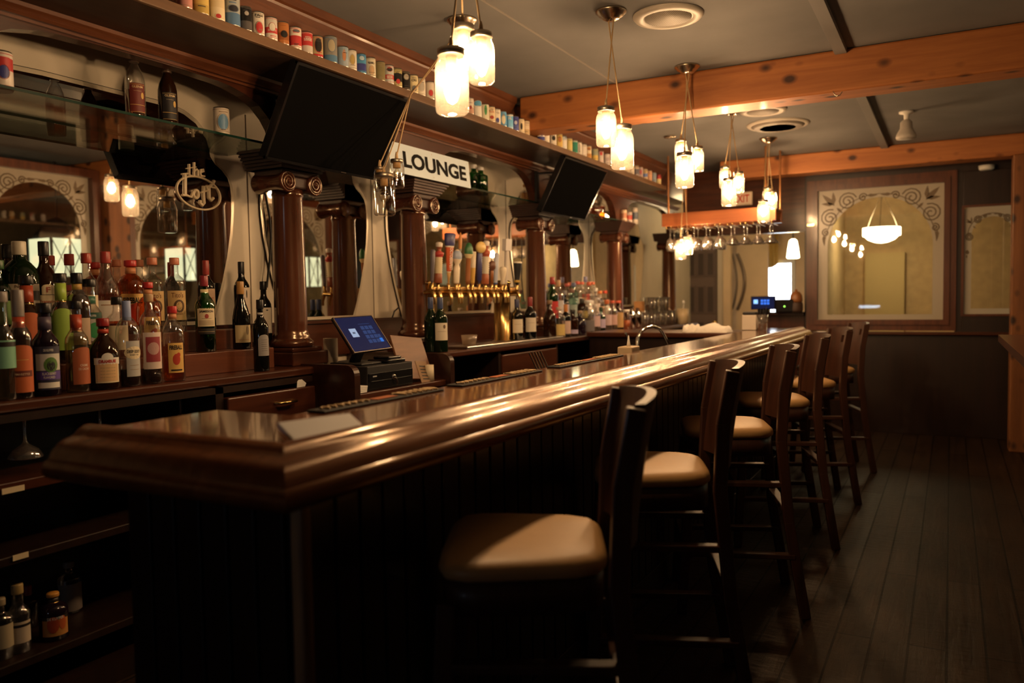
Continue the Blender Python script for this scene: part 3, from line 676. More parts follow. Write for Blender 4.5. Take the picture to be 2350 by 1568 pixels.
# televisions
def tv(y0, y1, label):
    top, bot = Vector((-2.415, 0, 2.362)), Vector((-2.62, 0, 1.978))
    t = thing('television', label, 'television', ((top.x+bot.x)/2, (y0+y1)/2, (top.z+bot.z)/2), 'wall televisions')
    up = (top-bot).normalized(); nr = Vector((up.z, 0, -up.x)); c = (top+bot)/2+Vector((0, (y0+y1)/2, 0)); h = (top-bot).length/2; w = (y1-y0)/2
    if nr.x < 0: nr = -nr
    ax = (Vector((0, 1, 0)), up, nr)
    MB().obox(c-nr*.02, ax, (w, h, .018)).obox(c-nr*.045, ax, (w*.6, h*.6, .012)).build('housing', BLACKG, t, bevel=.004)
    MB().obox(c+nr*.0005, ax, (w-.012, h-.014, .003)).build('screen', SCREEN, t)
    f = MB()
    for s in (-1, 1): f.obox(c+Vector((0, s*(w-.006), 0)), ax, (.006, h, .006)); f.obox(c+up*s*(h-.006), ax, (w, .006, .006))
    f.build('bezel', BLACKG, t)
    MB().obox(c-up*(h-.008)+nr*.007+Vector((0, .12, 0)), ax, (.018, .002, .001)).build('badge', STEEL, t)
    b = MB()
    for s in (-.15, .15):
        yy = c.y+s; b = MB()
        b.bar((-2.76, yy, 2.30), (-2.47, yy, 2.29), .03, .012).bar((-2.76, yy, 2.10), (-2.60, yy, 2.06), .03, .012).bar((-2.768, yy, 2.05), (-2.768, yy, 2.315), .04, .02); b.build('wall_bracket', BLACKM, t)

tv(2.605, 3.39, 'large switched off television tilted down above the nearest full column')
tv(5.285, 6.09, 'switched off television tilted down between the lettered sign and the can topped column')
# LOUNGE sign
a, b_ = px(892, 322, 0, -2.68), px(1072, 370, 0, -2.68)
sy0, sy1, sz0, sz1 = a.y, b_.y+.02, 2.055, 2.222
t = thing('lounge_sign', 'white sign reading LOUNGE in black letters above the middle column', 'sign', (-2.69, (sy0+sy1)/2, sz0))
# leans back slightly onto the header; a little skewed plate
s3 = lambda u, v, q=0: Vector((-2.668-.10*(v-sz0)+q, u, v))
MB().prism([(sy0, sz0), (sy1, sz0), (sy1, sz1), (sy0, sz1)], s3, -.006, 0).build('plate', pm('white enamel sign', (.62, .74, .84), .4), t, bevel=.002)
b = MB(); text_on(b, 'LOUNGE', (sy1-sy0)*.80, .092, lambda u, v: s3((sy0+sy1)/2+.04+u, (sz0+sz1)/2+v, .0015), 0, .035); b.build('lettering', pm('sign black', (.006, .006, .006), .7, spec=.1), t)
b = MB()
for u in (.03, .5, .97):
    for v in (.1, .9): disc(b, lambda x, y: s3(x, y, .001), sy0+(sy1-sy0)*u, sz0+(sz1-sz0)*v, .004, .004, 0, 8)
b.build('screw', STEEL, t)
# unlit script sign
q = px(456, 432, 0, -3.115)
sx3 = lambda x, y, d=0: (lambda p_: Vector((p_.x+d, p_.y, p_.z)))(px(x, y, 0, -3.115))
NEON = pm('unlit neon tube', (.80, .66, .45), .35)
t = thing('neon_sign', 'unlit pale script sign inside an oval ring in front of the mirror', 'sign', q)
Z1 = lambda x, y: sx3(380+x/4.9, 340+y/4.9)
MB().tube([Z1(373+245*math.cos(k*PI/20)+38*math.sin(k*PI/20)*0, 505+180*math.sin(k*PI/20)+.22*245*math.cos(k*PI/20)) for k in range(40)], .0045, 8, closed=True).build('oval', NEON, t)
b = MB()
def st(pts, r=.007): b.tube([Z1(*c) for c in pts], r*.68, 8)
st([(268, 180), (268, 300), (290, 310)]); st([(235, 230), (345, 212)], .004); st([(325, 160), (325, 312)]); st([(325, 260), (350, 235), (368, 255), (368, 312)])
st([(385, 275), (430, 262), (425, 240), (400, 245), (390, 275), (400, 312), (440, 318)])
b.build('small_lettering', NEON, t)
b = MB()
st([(185, 292), (255, 285)], .006); st([(220, 290), (220, 525)], .012); st([(190, 528), (240, 530), (290, 552), (315, 490)], .008)
st([(345+28*math.cos(a), 518+45*math.sin(a)) for a in [k*2*PI/14 for k in range(15)]], .010)
st([(475, 470), (460, 425), (430, 430), (428, 520), (435, 620), (415, 645), (388, 615), (395, 590)], .010); st([(400, 500), (500, 470)], .006)
st([(548, 365), (535, 400), (490, 440), (492, 560), (515, 590), (540, 560)], .010); st([(470, 425), (560, 450)], .006)
b.build('large_lettering', NEON, t)

# ================================================================== the long bar
t = thing('long_bar', 'long varnished wooden bar with a rolled rail and dark boarded front', 'bar counter', (-1.3, 3.5, 0))
XF, XI, YN, YE = -1.10, -1.40, 1.12, 6.95
top = [(XF, YN), (XF, YE), (XI, YE), (XI, 6.62), (XI, 1.45), (-1.65, 1.45), (-1.65, YN)]
MB().prism(top, XY, 1.035, 1.08).build('bar_top', BARTOP, t, bevel=.003)
RP = [(0, 1.08), (.006, 1.089), (.018, 1.094), (.032, 1.093), (.046, 1.085), (.054, 1.077), (.062, 1.073), (.078, 1.069), (.094, 1.060), (.106, 1.047), (.112, 1.034), (.120, 1.030), (.127, 1.020), (.128, 1.008), (.122, .997), (.108, .990), (.085, .986), (.07, .978), (.04, .975), (0, .975)]
path = [((-1.65, YN), (0, -1)), ((XF, YN), (1, -1)), ((XF, 1.6), (1, 0)), ((XF, YE), (1, 0))]
k = len(RP); vs = []
for (x, y), (nx, ny) in path: vs += [(x+nx*u, y+ny*u, z) for u, z in RP]
fs = [(j*k+i, j*k+i+1, (j+1)*k+i+1, (j+1)*k+i) for j in range(3) for i in range(k-1)]
MB().add(vs, fs+[tuple(range(k)), tuple(range(3*k, 4*k))], 0, False).build('bar_rail', RAILW, t)
o = [c for c in t.children if c.name.startswith('bar_rail')][0]
o.data.set_sharp_from_angle(angle=R(38)); o.data.polygons.foreach_set('use_smooth', [True]*len(o.data.polygons))
# boarded base
XB, YB = -1.178, 1.243
b = MB().box(-1.38, XB-.02, YB+.02, YE-.05, 0, 1.035).box(-1.74, -1.38, YB+.02, 1.44, 0, 1.035)
y = YB+.03
while y < YE-.1: b.box(XB-.02, XB-.006, y+.003, y+.079, .11, .96); y += .085
x = -1.74
while x < XB-.09: b.box(x+.003, x+.079, YB+.006, YB+.02, .11, .96); x += .085
b.box(XB-.02, XB, YB+.02, YE-.05, 0, .11).box(-1.74, XB, YB, YB+.02, 0, .11).box(XB-.02, XB+.004, YB, YE-.05, .95, .98).box(-1.74, XB, YB-.004, YB+.02, .95, .98)
b.build('boarded_front', DARKW, t, bevel=.003)
MB().box(XB-.03, XB+.004, YB-.004, YB+.03, .0, .975).build('corner_trim', wood('worn corner trim', (.10, .05, .025), (.55, .34, .17), 'Z', .5, .1), t, bevel=.008)
# return counter at the far end
tag(MB().box(-2.575, -1.41, 6.0, 6.62, 1.04, 1.078).box(-2.57, -1.45, 6.04, 6.08, .1, 1.04, 1).build('return_counter', [MAHOG_X, DARKW], loc=(-2, 6.3, 1.04), bevel=.01), 'short wooden counter with white towels joining the far bar end to the back bar', 'counter')
# rubber spill mats along the inner edge
RUB = pm('black rubber', (.012, .011, .01), .5); TANL = pm('raised tan lettering', (.55, .38, .2), .6); ORL = pm('orange band', (.45, .12, .03), .6)
def mat(y0, y1, label, x=-1.395):
    t = thing('spill_mat', label, 'bar mat', (x+.04, (y0+y1)/2, 1.08), 'rubber spill mats on the bar')
    MB().box(x, x+.060, y0, y1, 1.0805, 1.0865).build('rubber', RUB, t, bevel=.003)
    L_ = y1-y0; rnd = random.Random(int(y0*100))
    for (f0, f1, hgt, nm) in ((.04, .40, .018, 'small_lettering'), (.62, .97, .034, 'large_lettering')):
        b = MB(); n = int((f1-f0)*L_/.026)
        for i in range(n):
            yy = y0+L_*f0+(i+.5)*.026; q = []
            for s_ in range(9):
                a = rnd.choice((.7, 1.0))*2*PI*s_/9*.8; q.append((x+.030+hgt*.7*math.cos(a), yy+.010*math.sin(a), 1.0885))
            b.tube(q, .0036, 5)
        b.build(nm, TANL, t)
    MB().box(x+.012, x+.045, y0+L_*.43, y0+L_*.60, 1.0866, 1.0885).build('orange_band', ORL, t)
mat(1.50, 2.03, 'black rubber spill mat with tan marks, nearest the white folded napkin')
mat(2.13, 2.70, 'black rubber spill mat with tan marks, second along the inner bar edge')
mat(2.85, 3.55, 'black rubber spill mat with tan marks, in front of the black straw rack')
# white folded napkin near the corner
a, c = Vector((-1.105, 1.16, 1.0805)), Vector((-1.06, 1.32, 1.0805))
dv = (c-a).normalized(); sd = Vector((-dv.y, dv.x, 0)); ctr = (a+c)/2+sd*.035+Vector((0, 0, .011))
Zu = Vector((0, 0, 1)); up_ = (sd*.9+Zu*.42).normalized(); no_ = up_.cross(dv); no_ = no_ if no_.z > 0 else -no_
b = MB().obox(ctr+Zu*.006, (dv, up_, no_), (.086, .036, .003)).obox(ctr+Zu*.006-no_*.007+up_*.002, (dv, up_, no_), (.084, .033, .003))
tag(b.build('folded_napkin', pm('blue white paper', (.78, .78, .80), .6), loc=ctr-Vector((0, 0, .011)), bevel=.003), 'white folded napkin lying on the near corner of the bar', 'napkin')

# ================================================================== bar stools
ST = R(22)
def stool_mesh():
    t = thing('bar_stool', 'x', 'stool', (0, 0, 0), 'wooden bar stools along the bar')
    n = 32
    def ring(s, z, e=5.5):
        out = []
        for i in range(n):
            a = 2*PI*i/n; ca, sa = math.cos(a), math.sin(a)
            d = (abs(ca)**e+abs(sa)**e)**(-1/e); x = .185*d*ca*s; y = (.206-.022*x/.185)*d*sa*s
            out.append((x, y, z-.10*max(0, 0)))
        return out
    prof = [(.97, .750), (1.01, .756), (1.025, .768), (1.01, .780), (.96, .789), (.86, .795), (.6, .800), (.3, .802)]
    vs = []
    for s_, z in prof: vs += ring(s_, z)
    fs = [(k*n+i, k*n+(i+1) % n, (k+1)*n+(i+1) % n, (k+1)*n+i) for k in range(len(prof)-1) for i in range(n)]
    o = len(vs); vs.append((0, 0, .802)); fs += [((len(prof)-1)*n+i, (len(prof)-1)*n+(i+1) % n, o) for i in range(n)]; fs.append(tuple(range(n))[::-1])
    MB().add(vs, fs, 0, True).build('seat', LEATHER, t, local=True)
    f = MB()
    r0, r1 = ring(.98, .675), ring(.98, .750)
    f.add(r0+r1, [(i, (i+1) % n, n+(i+1) % n, n+i) for i in range(n)]+[tuple(range(n))[::-1], tuple(range(n, 2*n))], 0, True)
    f.build('seat_frame', STOOLW, t, local=True)
    for s in (-1, 1):
        b = MB(); P_ = [((.30, s*.215, 0)), ((.235, s*.205, .40)), ((.205, s*.197, .74)), ((.215, s*.195, .95)), ((.245, s*.195, 1.118))]
        for i in range(4): b.bar(P_[i], Vector(P_[i+1])+(Vector(P_[i+1])-Vector(P_[i])).normalized()*(.006 if i < 3 else 0), .042, .034, up=(0, 1, 0))
        b.build('leg', STOOLW, t, bevel=.004, local=True)
        b = MB().bar((-.205, s*.205, 0), (-.165, s*.188, .70), .042, .042, up=(0, 1, 0)); b.build('leg', STOOLW, t, bevel=.005, local=True)
        MB().bar((-.17, s*.192, .56), (.22, s*.198, .56), .022, .04, up=(0, 1, 0)).build('stretcher', STOOLW, t, bevel=.004, local=True)
        MB().bar((-.185, s*.2, .26), (.26, s*.208, .26), .022, .04, up=(0, 1, 0)).build('stretcher', STOOLW, t, bevel=.004, local=True)
    fr = MB().bar((-.19, -.2, .33), (-.19, .2, .33), .05, .026); fr.build('footrest', STOOLW, t, bevel=.004, local=True)
    MB().bar((.225, -.2, .46), (.225, .2, .46), .022, .04, up=(1, 0, 0)).build('stretcher', STOOLW, t, bevel=.004, local=True)
    # curved back slab with a hand hole
    ny, nz = 20, 14; v0, v1, idx = [], [], {}
    def P3(i, k_, off):
        y = -.185+.37*i/ny; z = .80+.325*k_/nz; base = .208+.045*max(0, (z-.8)/.32)**1.4
        bow = .045*(1-(y/.185)**2)
        if k_ == nz: z += .010*(1-(y/.185)**2)
        return (base+bow+off, y, z)
    cells = [(i, k_) for i in range(ny) for k_ in range(nz) if not (7 <= i <= 12 and 10 <= k_ <= 11)]
    vs = [P3(i, k_, -.011) for k_ in range(nz+1) for i in range(ny+1)]+[P3(i, k_, .011) for k_ in range(nz+1) for i in range(ny+1)]
    N_ = (ny+1)*(nz+1); q = lambda i, k_: k_*(ny+1)+i; fs = []; cs = set(cells)
    for i, k_ in cells:
        a, b_, c_, d_ = q(i, k_), q(i+1, k_), q(i+1, k_+1), q(i, k_+1)
        fs += [(a, b_, c_, d_), (N_+d_, N_+c_, N_+b_, N_+a)]
        for (nb, e0, e1) in (((i-1, k_), d_, a), ((i+1, k_), b_, c_), ((i, k_-1), a, b_), ((i, k_+1), c_, d_)):
            if nb not in cs: fs.append((e1, e0, N_+e0, N_+e1))
    MB().add(vs, fs, 0, True).build('backrest', STOOLW, t, local=True)
    o = [c for c in t.children if c.name.startswith('backrest')][0]; o.data.set_sharp_from_angle(angle=R(40))
    return t
st0 = stool_mesh()
cr = [(1393, 1325), (1640, 1115), (1785, 1005), (1868, 935), (1925, 890), (1968, 857)]
SLAB = ['bar stool nearest the camera, tan seat and dark curved back', 'second bar stool from the near end, tan seat catching a bright triangle of lamp light',
        'third bar stool from the near end, its grainy dark back lit by the lamps', 'fourth bar stool from the near end, round hole visible in its back', 'fifth bar stool from the near end, second last before the etched window', 'farthest bar stool, last in the row before the etched window']
for i, (x, y) in enumerate(cr):
    p = px(x, y, 2, .750); o = st0 if i == 0 else copy_tree(st0)
    o.location = (p.x-.240, p.y+.078, 0); o.rotation_euler = (0, 0, ST+(.07, .0, -.03, -.03, .02, .0)[i]); o['label'] = SLAB[i]

# ================================================================== jar pendants
def jar_at(t, x, y, ztop, h, lit, canopy, thru=None):
    """one mason jar on a cord; ztop = top of the lid, h = overall height"""
    r = h*.262
    pr = [(0, ztop-h), (r*.80, ztop-h), (r*.95, ztop-h+.006), (r, ztop-h+.02), (r*1.0, ztop-h*.33), (r*.94, ztop-h*.24), (r*.80, ztop-h*.16), (r*.78, ztop-h*.02)]
    j = MB().lathe(pr, 24, (x, y, 0)).build('jar', JAR if lit else JARD, t)
    MB().lathe([(r*.80, ztop-h*.115), (r*.84, ztop-h*.11), (r*.84, ztop-h*.01), (r*.78, ztop), (0, ztop)], 24, (x, y, 0)).build('lid', ZINC, j)
    MB().lathe([(.018, ztop-h*.30), (.018, ztop-.002)], 12, (x, y, 0)).build('socket', pm('lamp socket', (.45, .25, .08), .5), j)
    zc = ztop-h*.50; rb = h*.13
    MB().lathe([(0, zc-rb*1.5), (rb*.6, zc-rb*1.2), (rb, zc-rb*.3), (rb*.85, zc+rb*.5), (rb*.5, zc+rb*1.1), (rb*.4, zc+rb*1.5), (0, zc+rb*1.5)], 10, (x, y, 0)).build('bulb', BULBM if lit else BULBOFF, j)
    pts = [Vector(canopy)]+[Vector(q) for q in (thru or [])]+[Vector((x, y, ztop+.012))]
    c = MB().tube(pts, .0032, 6); c.lathe([(.009, ztop), (.006, ztop+.025), (.003, ztop+.035)], 8, (x, y, 0)); c.build('cord', CORD, t)
def pendant(jars, label, lit=True, X=-1.37, canopy=None, thru=None):
    """jars: (photo x, lid top y, bottom y, world x) -> placed where they hang above the bar"""
    J = []
    for x, y0, y1, xx in jars:
        a, b_ = px(x, y0, 0, xx), px(x, y1, 0, xx); J.append((xx, (a.y+b_.y)/2, a.z, a.z-b_.z))
    cx, cy = canopy or (sum(j[0] for j in J)/len(J), sum(j[1] for j in J)/len(J))
    t = thing('jar_pendant', label, 'pendant lamp', (cx, cy, HC), 'mason jar pendants')
    MB().lathe([(.072, HC), (.072, HC-.008), (.062, HC-.014), (.058, HC-.022), (.045, HC-.028), (.040, HC-.036), (.022, HC-.044), (0, HC-.046)], 28, (cx, cy, 0)).build('canopy', NICKEL, t)
    for k_, (x, y, z, h) in enumerate(J):
        a = 2*PI*k_/max(1, len(J)); jar_at(t, x, y, z, h, lit, (cx+.012*math.cos(a), cy+.012*math.sin(a), HC-.045), thru)
pendant([(1037, 113, 262, -1.37), (1105, 75, 192, -1.34), (1063, 58, 180, -1.46)], 'cluster of three glowing mason jars nearest the camera above the bar')
pendant([(1391, 246, 336, -1.38), (1428, 287, 388, -1.36)], 'pair of glowing mason jars on long cords in front of the nearer timber beam', canopy=tuple(px(1402, 25, 2, HC))[:2])
pendant([(1563, 320, 376, -1.44), (1571, 350, 431, -1.36), (1600, 336, 394, -1.33)], 'cluster of three mason jars whose canopy sits right at the nearer timber beam', canopy=tuple(px(1577, 152, 2, HC))[:2])
pendant([(1664, 382, 432, -1.44), (1673, 408, 473, -1.37), (1695, 394, 443, -1.31)], 'cluster of three glowing jars hanging below the dark ceiling vent, before the exit sign', canopy=tuple(px(1680, 250, 2, HC))[:2])
pendant([(1762, 430, 475, -1.42), (1772, 438, 480, -1.37), (1752, 458, 510, -1.36)], 'farthest cluster of glowing jars over the bar, in front of the glass rack', canopy=tuple(px(1763, 317, 2, HC))[:2])
cpx = px(1060, 45, 2, HC); hk = px(942, 218, 0, -2.38)
pendant([(882, 398, 495, -2.36), (911, 366, 432, -2.30), (872, 384, 440, -2.44)], 'cluster of three unlit mason jars hanging in front of the lettered sign', lit=False, canopy=(cpx.x, cpx.y), thru=[hk])
q = px(1562, 575, 0, -2.2)
pendant([(1562, 548, 596, -2.2), (1578, 540, 585, -2.1)], 'glowing jars hanging behind the stemmed glasses at the far end')

# ================================================================== bottles
PROF = {
 'wine': [(0, 0), (.94, 0), (1, .012), (1, .60), (.95, .655), (.75, .705), (.50, .75), (.39, .79), (.36, .96), (.36, 1)],
 'burgundy': [(0, 0), (.94, 0), (1, .015), (1, .40), (.95, .48), (.78, .60), (.55, .70), (.42, .78), (.36, .88), (.36, 1)],
 'whiskey': [(0, 0), (.94, 0), (1, .015), (1, .55), (1.03, .60), (.97, .655), (.72, .71), (.48, .75), (.38, .80), (.36, .96), (.36, 1)],
 'round': [(0, 0), (.94, 0), (1, .02), (1, .58), (.98, .66), (.85, .735), (.6, .79), (.38, .82), (.33, .86), (.33, 1)],
 'squat': [(0, 0), (.93, 0), (1, .03), (1, .40), (.97, .52), (.85, .62), (.6, .70), (.37, .755), (.31, .80), (.31, 1)],
 'liqueur': [(0, 0), (.94, 0), (1, .015), (1, .55), (.95, .60), (.70, .655), (.52, .69), (.47, .73), (.44, .97), (.44, 1)],
 'gin': [(0, 0), (.94, 0), (1, .012), (1, .66), (.96, .70), (.65, .745), (.42, .775), (.36, .80), (.36, 1)],
 'scotch': [(0, 0), (.90, 0), (.96, .015), (.99, .10), (1, .55), (.98, .66), (.85, .76), (.60, .86), (.38, .93), (.36, 1)],
 'decanter': [(0, 0), (.94, 0), (1, .02), (1, .40), (.97, .50), (.82, .60), (.55, .70), (.36, .77), (.30, .82), (.30, 1)],
 'small': [(0, 0), (.94, 0), (1, .02), (1, .6), (.9, .68), (.5, .75), (.4, .8), (.4, 1)]}
NECK = {'wine': .36, 'burgundy': .37, 'whiskey': .37, 'round': .34, 'squat': .32, 'liqueur': .45, 'gin': .37, 'scotch': .38, 'decanter': .31, 'small': .41}
def col(c, rough=.5):
    return pm('paint %.2f %.2f %.2f %.2f' % (*c, rough), c, rough)
BODY = {'black': pm('black wine glass', (.006, .006, .005), .06), 'brown': pm('brown bottle glass', (.02, .007, .002), .06), 'green': thin('green bottle glass', (.10, .34, .10), .03, .03, (.1, .4, .1), .06, .45),
        'dgreen': pm('deep green bottle glass', (.006, .014, .005), .06), 'clear': GLASS, 'amber': thin('amber spirit', (.72, .30, .07), .03, .05, (.7, .3, .06), .06, .45),
        'purple': pm('dark purple bottle', (.012, .006, .012), .08), 'teal': thin('pale teal glass', (.55, .75, .70), .03, .04, (.5, .7, .65), .06, .5)}
LIQ = {'amber': thin('amber liquid', (.70, .27, .05), .03, .08, (.7, .28, .05), .04, .2), 'dark': pm('dark liquid', (.02, .006, .004), .1), 'red': thin('ruby liquid', (.45, .06, .03), .03, .05, (.4, .05, .03), .04, .2),
       'pale': thin('pale liquid', (.85, .80, .55), .03, .03, (.8, .75, .5), .04, .2), 'water': thin('clear liquid', (.92, .92, .90), .03, .02, (.9, .9, .88), .04, .25)}
ROWS = {'front': (-2.70, 1.05), 'mid': (-2.855, 1.144), 'back': (-3.0, 1.233), 'rfront': (-2.67, 1.05), 'rmid': (-2.87, 1.135), 'rback': (-3.0, 1.22), 'glass': (-2.86, 2.083), 'low': (-2.75, .215)}
def bottle(label, typ, cx, ytop, row, r, body, cap, capf=.10, neck=None, labels=(), liquid=None, fill=.5, group='bottles on the near back bar', turn=.12, neckf=(.72, .86), cat='bottle', name='liquor_bottle', X=None):
    X0, z = ROWS[row]; X0 = X if X is not None else X0
    y = px(cx, ytop+70, 0, X0).y; H = px(cx, ytop, 0, X0).z-z
    c = Vector((X0, y, z)); pr = [(a*r, b_*H) for a, b_ in PROF[typ]]; nr = NECK[typ]*r
    o = MB().lathe(pr, 24, c).build(name, BODY[body], loc=c); tag(o, label, cat, group)
    if liquid:
        lp = [(max(0, a*r-.0025), max(.004, b_*H)) for a, b_ in PROF[typ]]; q = []
        for (a0, b0), (a1, b1) in zip(lp, lp[1:]):
            q.append((a0, b0))
            if b1 > fill*H: s_ = (fill*H-b0)/max(1e-6, b1-b0); q.append((a0+(a1-a0)*s_, fill*H)); break
        q.append((0, fill*H)); MB().lathe(q, 20, c).build('liquid', LIQ[liquid], o)
    cr_ = nr*(1.28 if capf < .13 else 1.12)
    b = MB().lathe([(cr_*.97, H*(1-capf)), (cr_, H*(1-capf)+.003), (cr_, H+.001), (cr_*.93, H+.004), (0, H+.004)], 18, c)
    b.build('cap', col(cap, .35), o)
    if neck:
        f0, f1 = neckf; b = MB().lathe([(nr*1.06+.0008, H*f0), (nr*1.03+.0008, H*f1)], 18, c)
        if len(neck) > 3: b.lathe([(nr*1.09+.0012, H*f0), (nr*1.09+.0012, H*(f0+.025))], 18, c, m=1)
        b.build('neck_label', [col(neck[:3], .4), BRASS], o)
    a0 = math.atan2(-y, -X0)+turn
    for L_ in labels:
        f0, f1, half, pc = L_[:4]; tx = L_[4] if len(L_) > 4 else (); arch = L_[5] if len(L_) > 5 else 0; da = L_[6] if len(L_) > 6 else 0
        b = MB(); ms = [col(pc, .55)]; patch(b, c, r, a0+da, half, H*f0, H*f1, 0, arch=arch)
        for i, T in enumerate(tx):
            if T[0] == 'bar': patch(b, c, r, a0+da, half*T[1], H*T[2], H*T[3], len(ms), dr=.0011)
            elif T[0] == 'dot': disc(b, cyl3(c, r, a0+da+T[1]/r, .0013), 0, H*T[2], T[3], T[4], len(ms))
            else: text_on(b, T[0], T[1], T[2], (lambda q: lambda u, v: q(u, v+H*T[3]))(cyl3(c, r, a0+da, .0015)), len(ms), T[5] if len(T) > 5 else .01)
            ms.append(col(T[4] if len(T) > 4 and T[0] not in ('bar', 'dot') else T[-1], .5))
        b.build('label', ms, o)
    return o
INK = (.02, .015, .012); CRM = (.78, .66, .44); RED = (.5, .03, .03); ORNG = (.55, .13, .04); GOLD = (.65, .42, .12); WHT = (.80, .77, .70); FBY = (.80, .50, .14); BLK = (.012, .011, .011)
def lines(f, n, step, half=.6, c=(.35, .25, .15)): return [('bar', half, f-i*step, f-i*step+.006, c) for i in range(n)]
FB = lambda w: [('FIREBALL', w, .017, .46, INK, .03), ('dot', 0, .30, .014, .022, (.55, .06, .03)), ('dot', .008, .36, .007, .009, (.55, .06, .03)), ('bar', .7, .145, .165, INK)]
# --- front row on the worktop
bottle('clear front row bottle with a mint green label cut by the photo edge', 'liqueur', 3, 672, 'front', .037, 'clear', (.25, .22, .20), .09, None, [(.30, .56, 1.2, (.20, .45, .30), [('bar', 1, .50, .545, INK)])], 'pale', .6)
bottle('orange labelled liqueur bottle with a grey pourer and red and gold neck, reading AMARETTO', 'liqueur', 42, 668, 'front', .037, 'clear', (.28, .25, .23), .24, (.45, .07, .03, 1), [(.06, .50, 1.15, ORNG, [('AMARETTO', .044, .007, .23, (.7, .5, .35)), ('bar', .8, .205, .262, (.16, .03, .02)), ('bar', .5, .36, .365, GOLD)][::-1], .018)], 'dark', .66, neckf=(.62, .76))
bottle('dark berry liqueur bottle with black cap and a green, white and purple label reading BLACKBERRY', 'liqueur', 103, 698, 'front', .042, 'purple', BLK, .10, (.10, .08, .12), [(.07, .54, 1.05, (.03, .03, .06), [('bar', .92, .28, .46, (.60, .60, .55)), ('dot', .006, .34, .022, .026, (.10, .22, .05)), ('dot', .006, .33, .013, .017, (.015, .01, .02)), ('bar', .95, .18, .27, (.10, .05, .30)), ('BLACKBERRY', .042, .009, .245, WHT), ('FLAVORED', .034, .008, .205, WHT), ('bar', .8, .09, .15, WHT), ('DE KUYPER', .030, .008, .50, WHT)])], turn=.2)
bottle('clear cacao liqueur bottle with orange label turned aside, black cap and red neck', 'liqueur', 175, 693, 'front', .038, 'clear', BLK, .08, (.45, .07, .03, 1), [(.09, .50, .95, (.42, .11, .04), [('CREME', .026, .008, .30, (.75, .6, .5)), ('DE CACAO', .036, .008, .26, (.75, .6, .5))], .018)], 'pale', .62, turn=.55, neckf=(.66, .86))
bottle('squat black bottle with red cap and a cream label lettered in red, front row', 'squat', 238, 733, 'front', .053, 'brown', (.30, .02, .02), .10, (.50, .06, .03), [(.10, .42, .80, CRM, [('bar', .84, .12, .37, (.70, .45, .22)), ('bar', 1.08, .36, .455, WHT), ('dot', 0, .455, .02, .018, WHT), ('DRAMBUIE', .058, .012, .405, (.40, .04, .03), .05)]+lines(.31, 4, .045))], turn=.22, neckf=(.80, .86))
bottle('clear vodka bottle with a tall pale blue cap and an oval cream plaque', 'round', 292, 693, 'front', .041, 'clear', (.28, .36, .62), .22, None, [(.12, .54, .70, (.48, .47, .45), [('dot', .0, .40, .036, .024, CRM), ('DEEP EDDY', .052, .011, .415, INK, .03), ('SWEET TEA', .034, .006, .375, INK)]+lines(.25, 2, .05), 0, .25)], 'dark', .20, turn=.3)
bottle('clear cork stoppered bottle with a dark red and white label, over a little red liquid', 'round', 343, 677, 'front', .040, 'clear', (.45, .28, .14), .08, None, [(.17, .58, .95, (.74, .60, .52), [('bar', .72, .25, .53, (.33, .05, .06)), ('dot', 0, .40, .022, .024, (.55, .33, .3))])], 'dark', .17, turn=.3)
bottle('half full whisky bottle with red cap and yellow label, smallest of three, front row', 'round', 397, 705, 'front', .042, 'clear', RED, .085, (.62, .25, .12), [(.12, .52, .72, FBY, FB(.048))], 'amber', .50, turn=.25, neckf=(.84, .91))
bottle('slim dark wine bottle with arched grey label, alone at the front by the column', 'wine', 598, 690, 'front', .034, 'black', BLK, .12, (.45, .43, .4), [(.22, .52, .8, (.33, .31, .30), lines(.44, 6, .03, .5, (.15, .13, .12)), .02)], turn=.45, neckf=(.795, .83), name='wine_bottle', cat='wine bottle')
# --- middle row on the first tier
bottle('dark bottle with red and gold neck and orange label behind the amaretto', 'liqueur', 62, 635, 'mid', .043, 'brown', BLK, .09, (.42, .07, .03, 1), [(.25, .60, 1.0, ORNG, (), .02)], neckf=(.68, .90))
bottle('bottle with lime green neck and lime label behind the berry liqueur', 'liqueur', 140, 630, 'mid', .039, 'clear', BLK, .09, (.38, .55, .08, 1), [(.15, .62, 1.0, (.32, .50, .07), (), .03)], 'dark', .72, neckf=(.68, .90))
bottle('clear mint liqueur bottle with black cap and dark green label', 'liqueur', 207, 643, 'mid', .041, 'clear', BLK, .085, (.05, .16, .10), [(.25, .60, 1.0, (.55, .52, .46), [('bar', 1, .52, .60, (.02, .09, .06)), ('DE KUYPER', .03, .008, .56, WHT), ('dot', .01, .38, .024, .03, (.04, .32, .10))])], 'pale', .6, neckf=(.70, .80))
bottle('dark red almond liqueur bottle with a wide black cap lettered in gold', 'round', 178, 629, 'mid', .046, 'clear', BLK, .11, (.55, .34, .10), [(.20, .50, .8, (.5, .36, .25))], 'dark', .76, turn=.2, neckf=(.82, .89))
bottle('small clear bottle with flat black cap and cream label behind the blue capped vodka', 'small', 270, 684, 'mid', .040, 'clear', BLK, .11, None, [(.15, .55, 1.0, CRM)], 'amber', .62)
bottle('full amber whisky bottle with red cap and yellow label, middle sized of three', 'round', 341, 650, 'mid', .047, 'amber', RED, .07, (.65, .28, .13), [(.20, .54, .75, FBY, FB(.052))], turn=.35, neckf=(.84, .91))
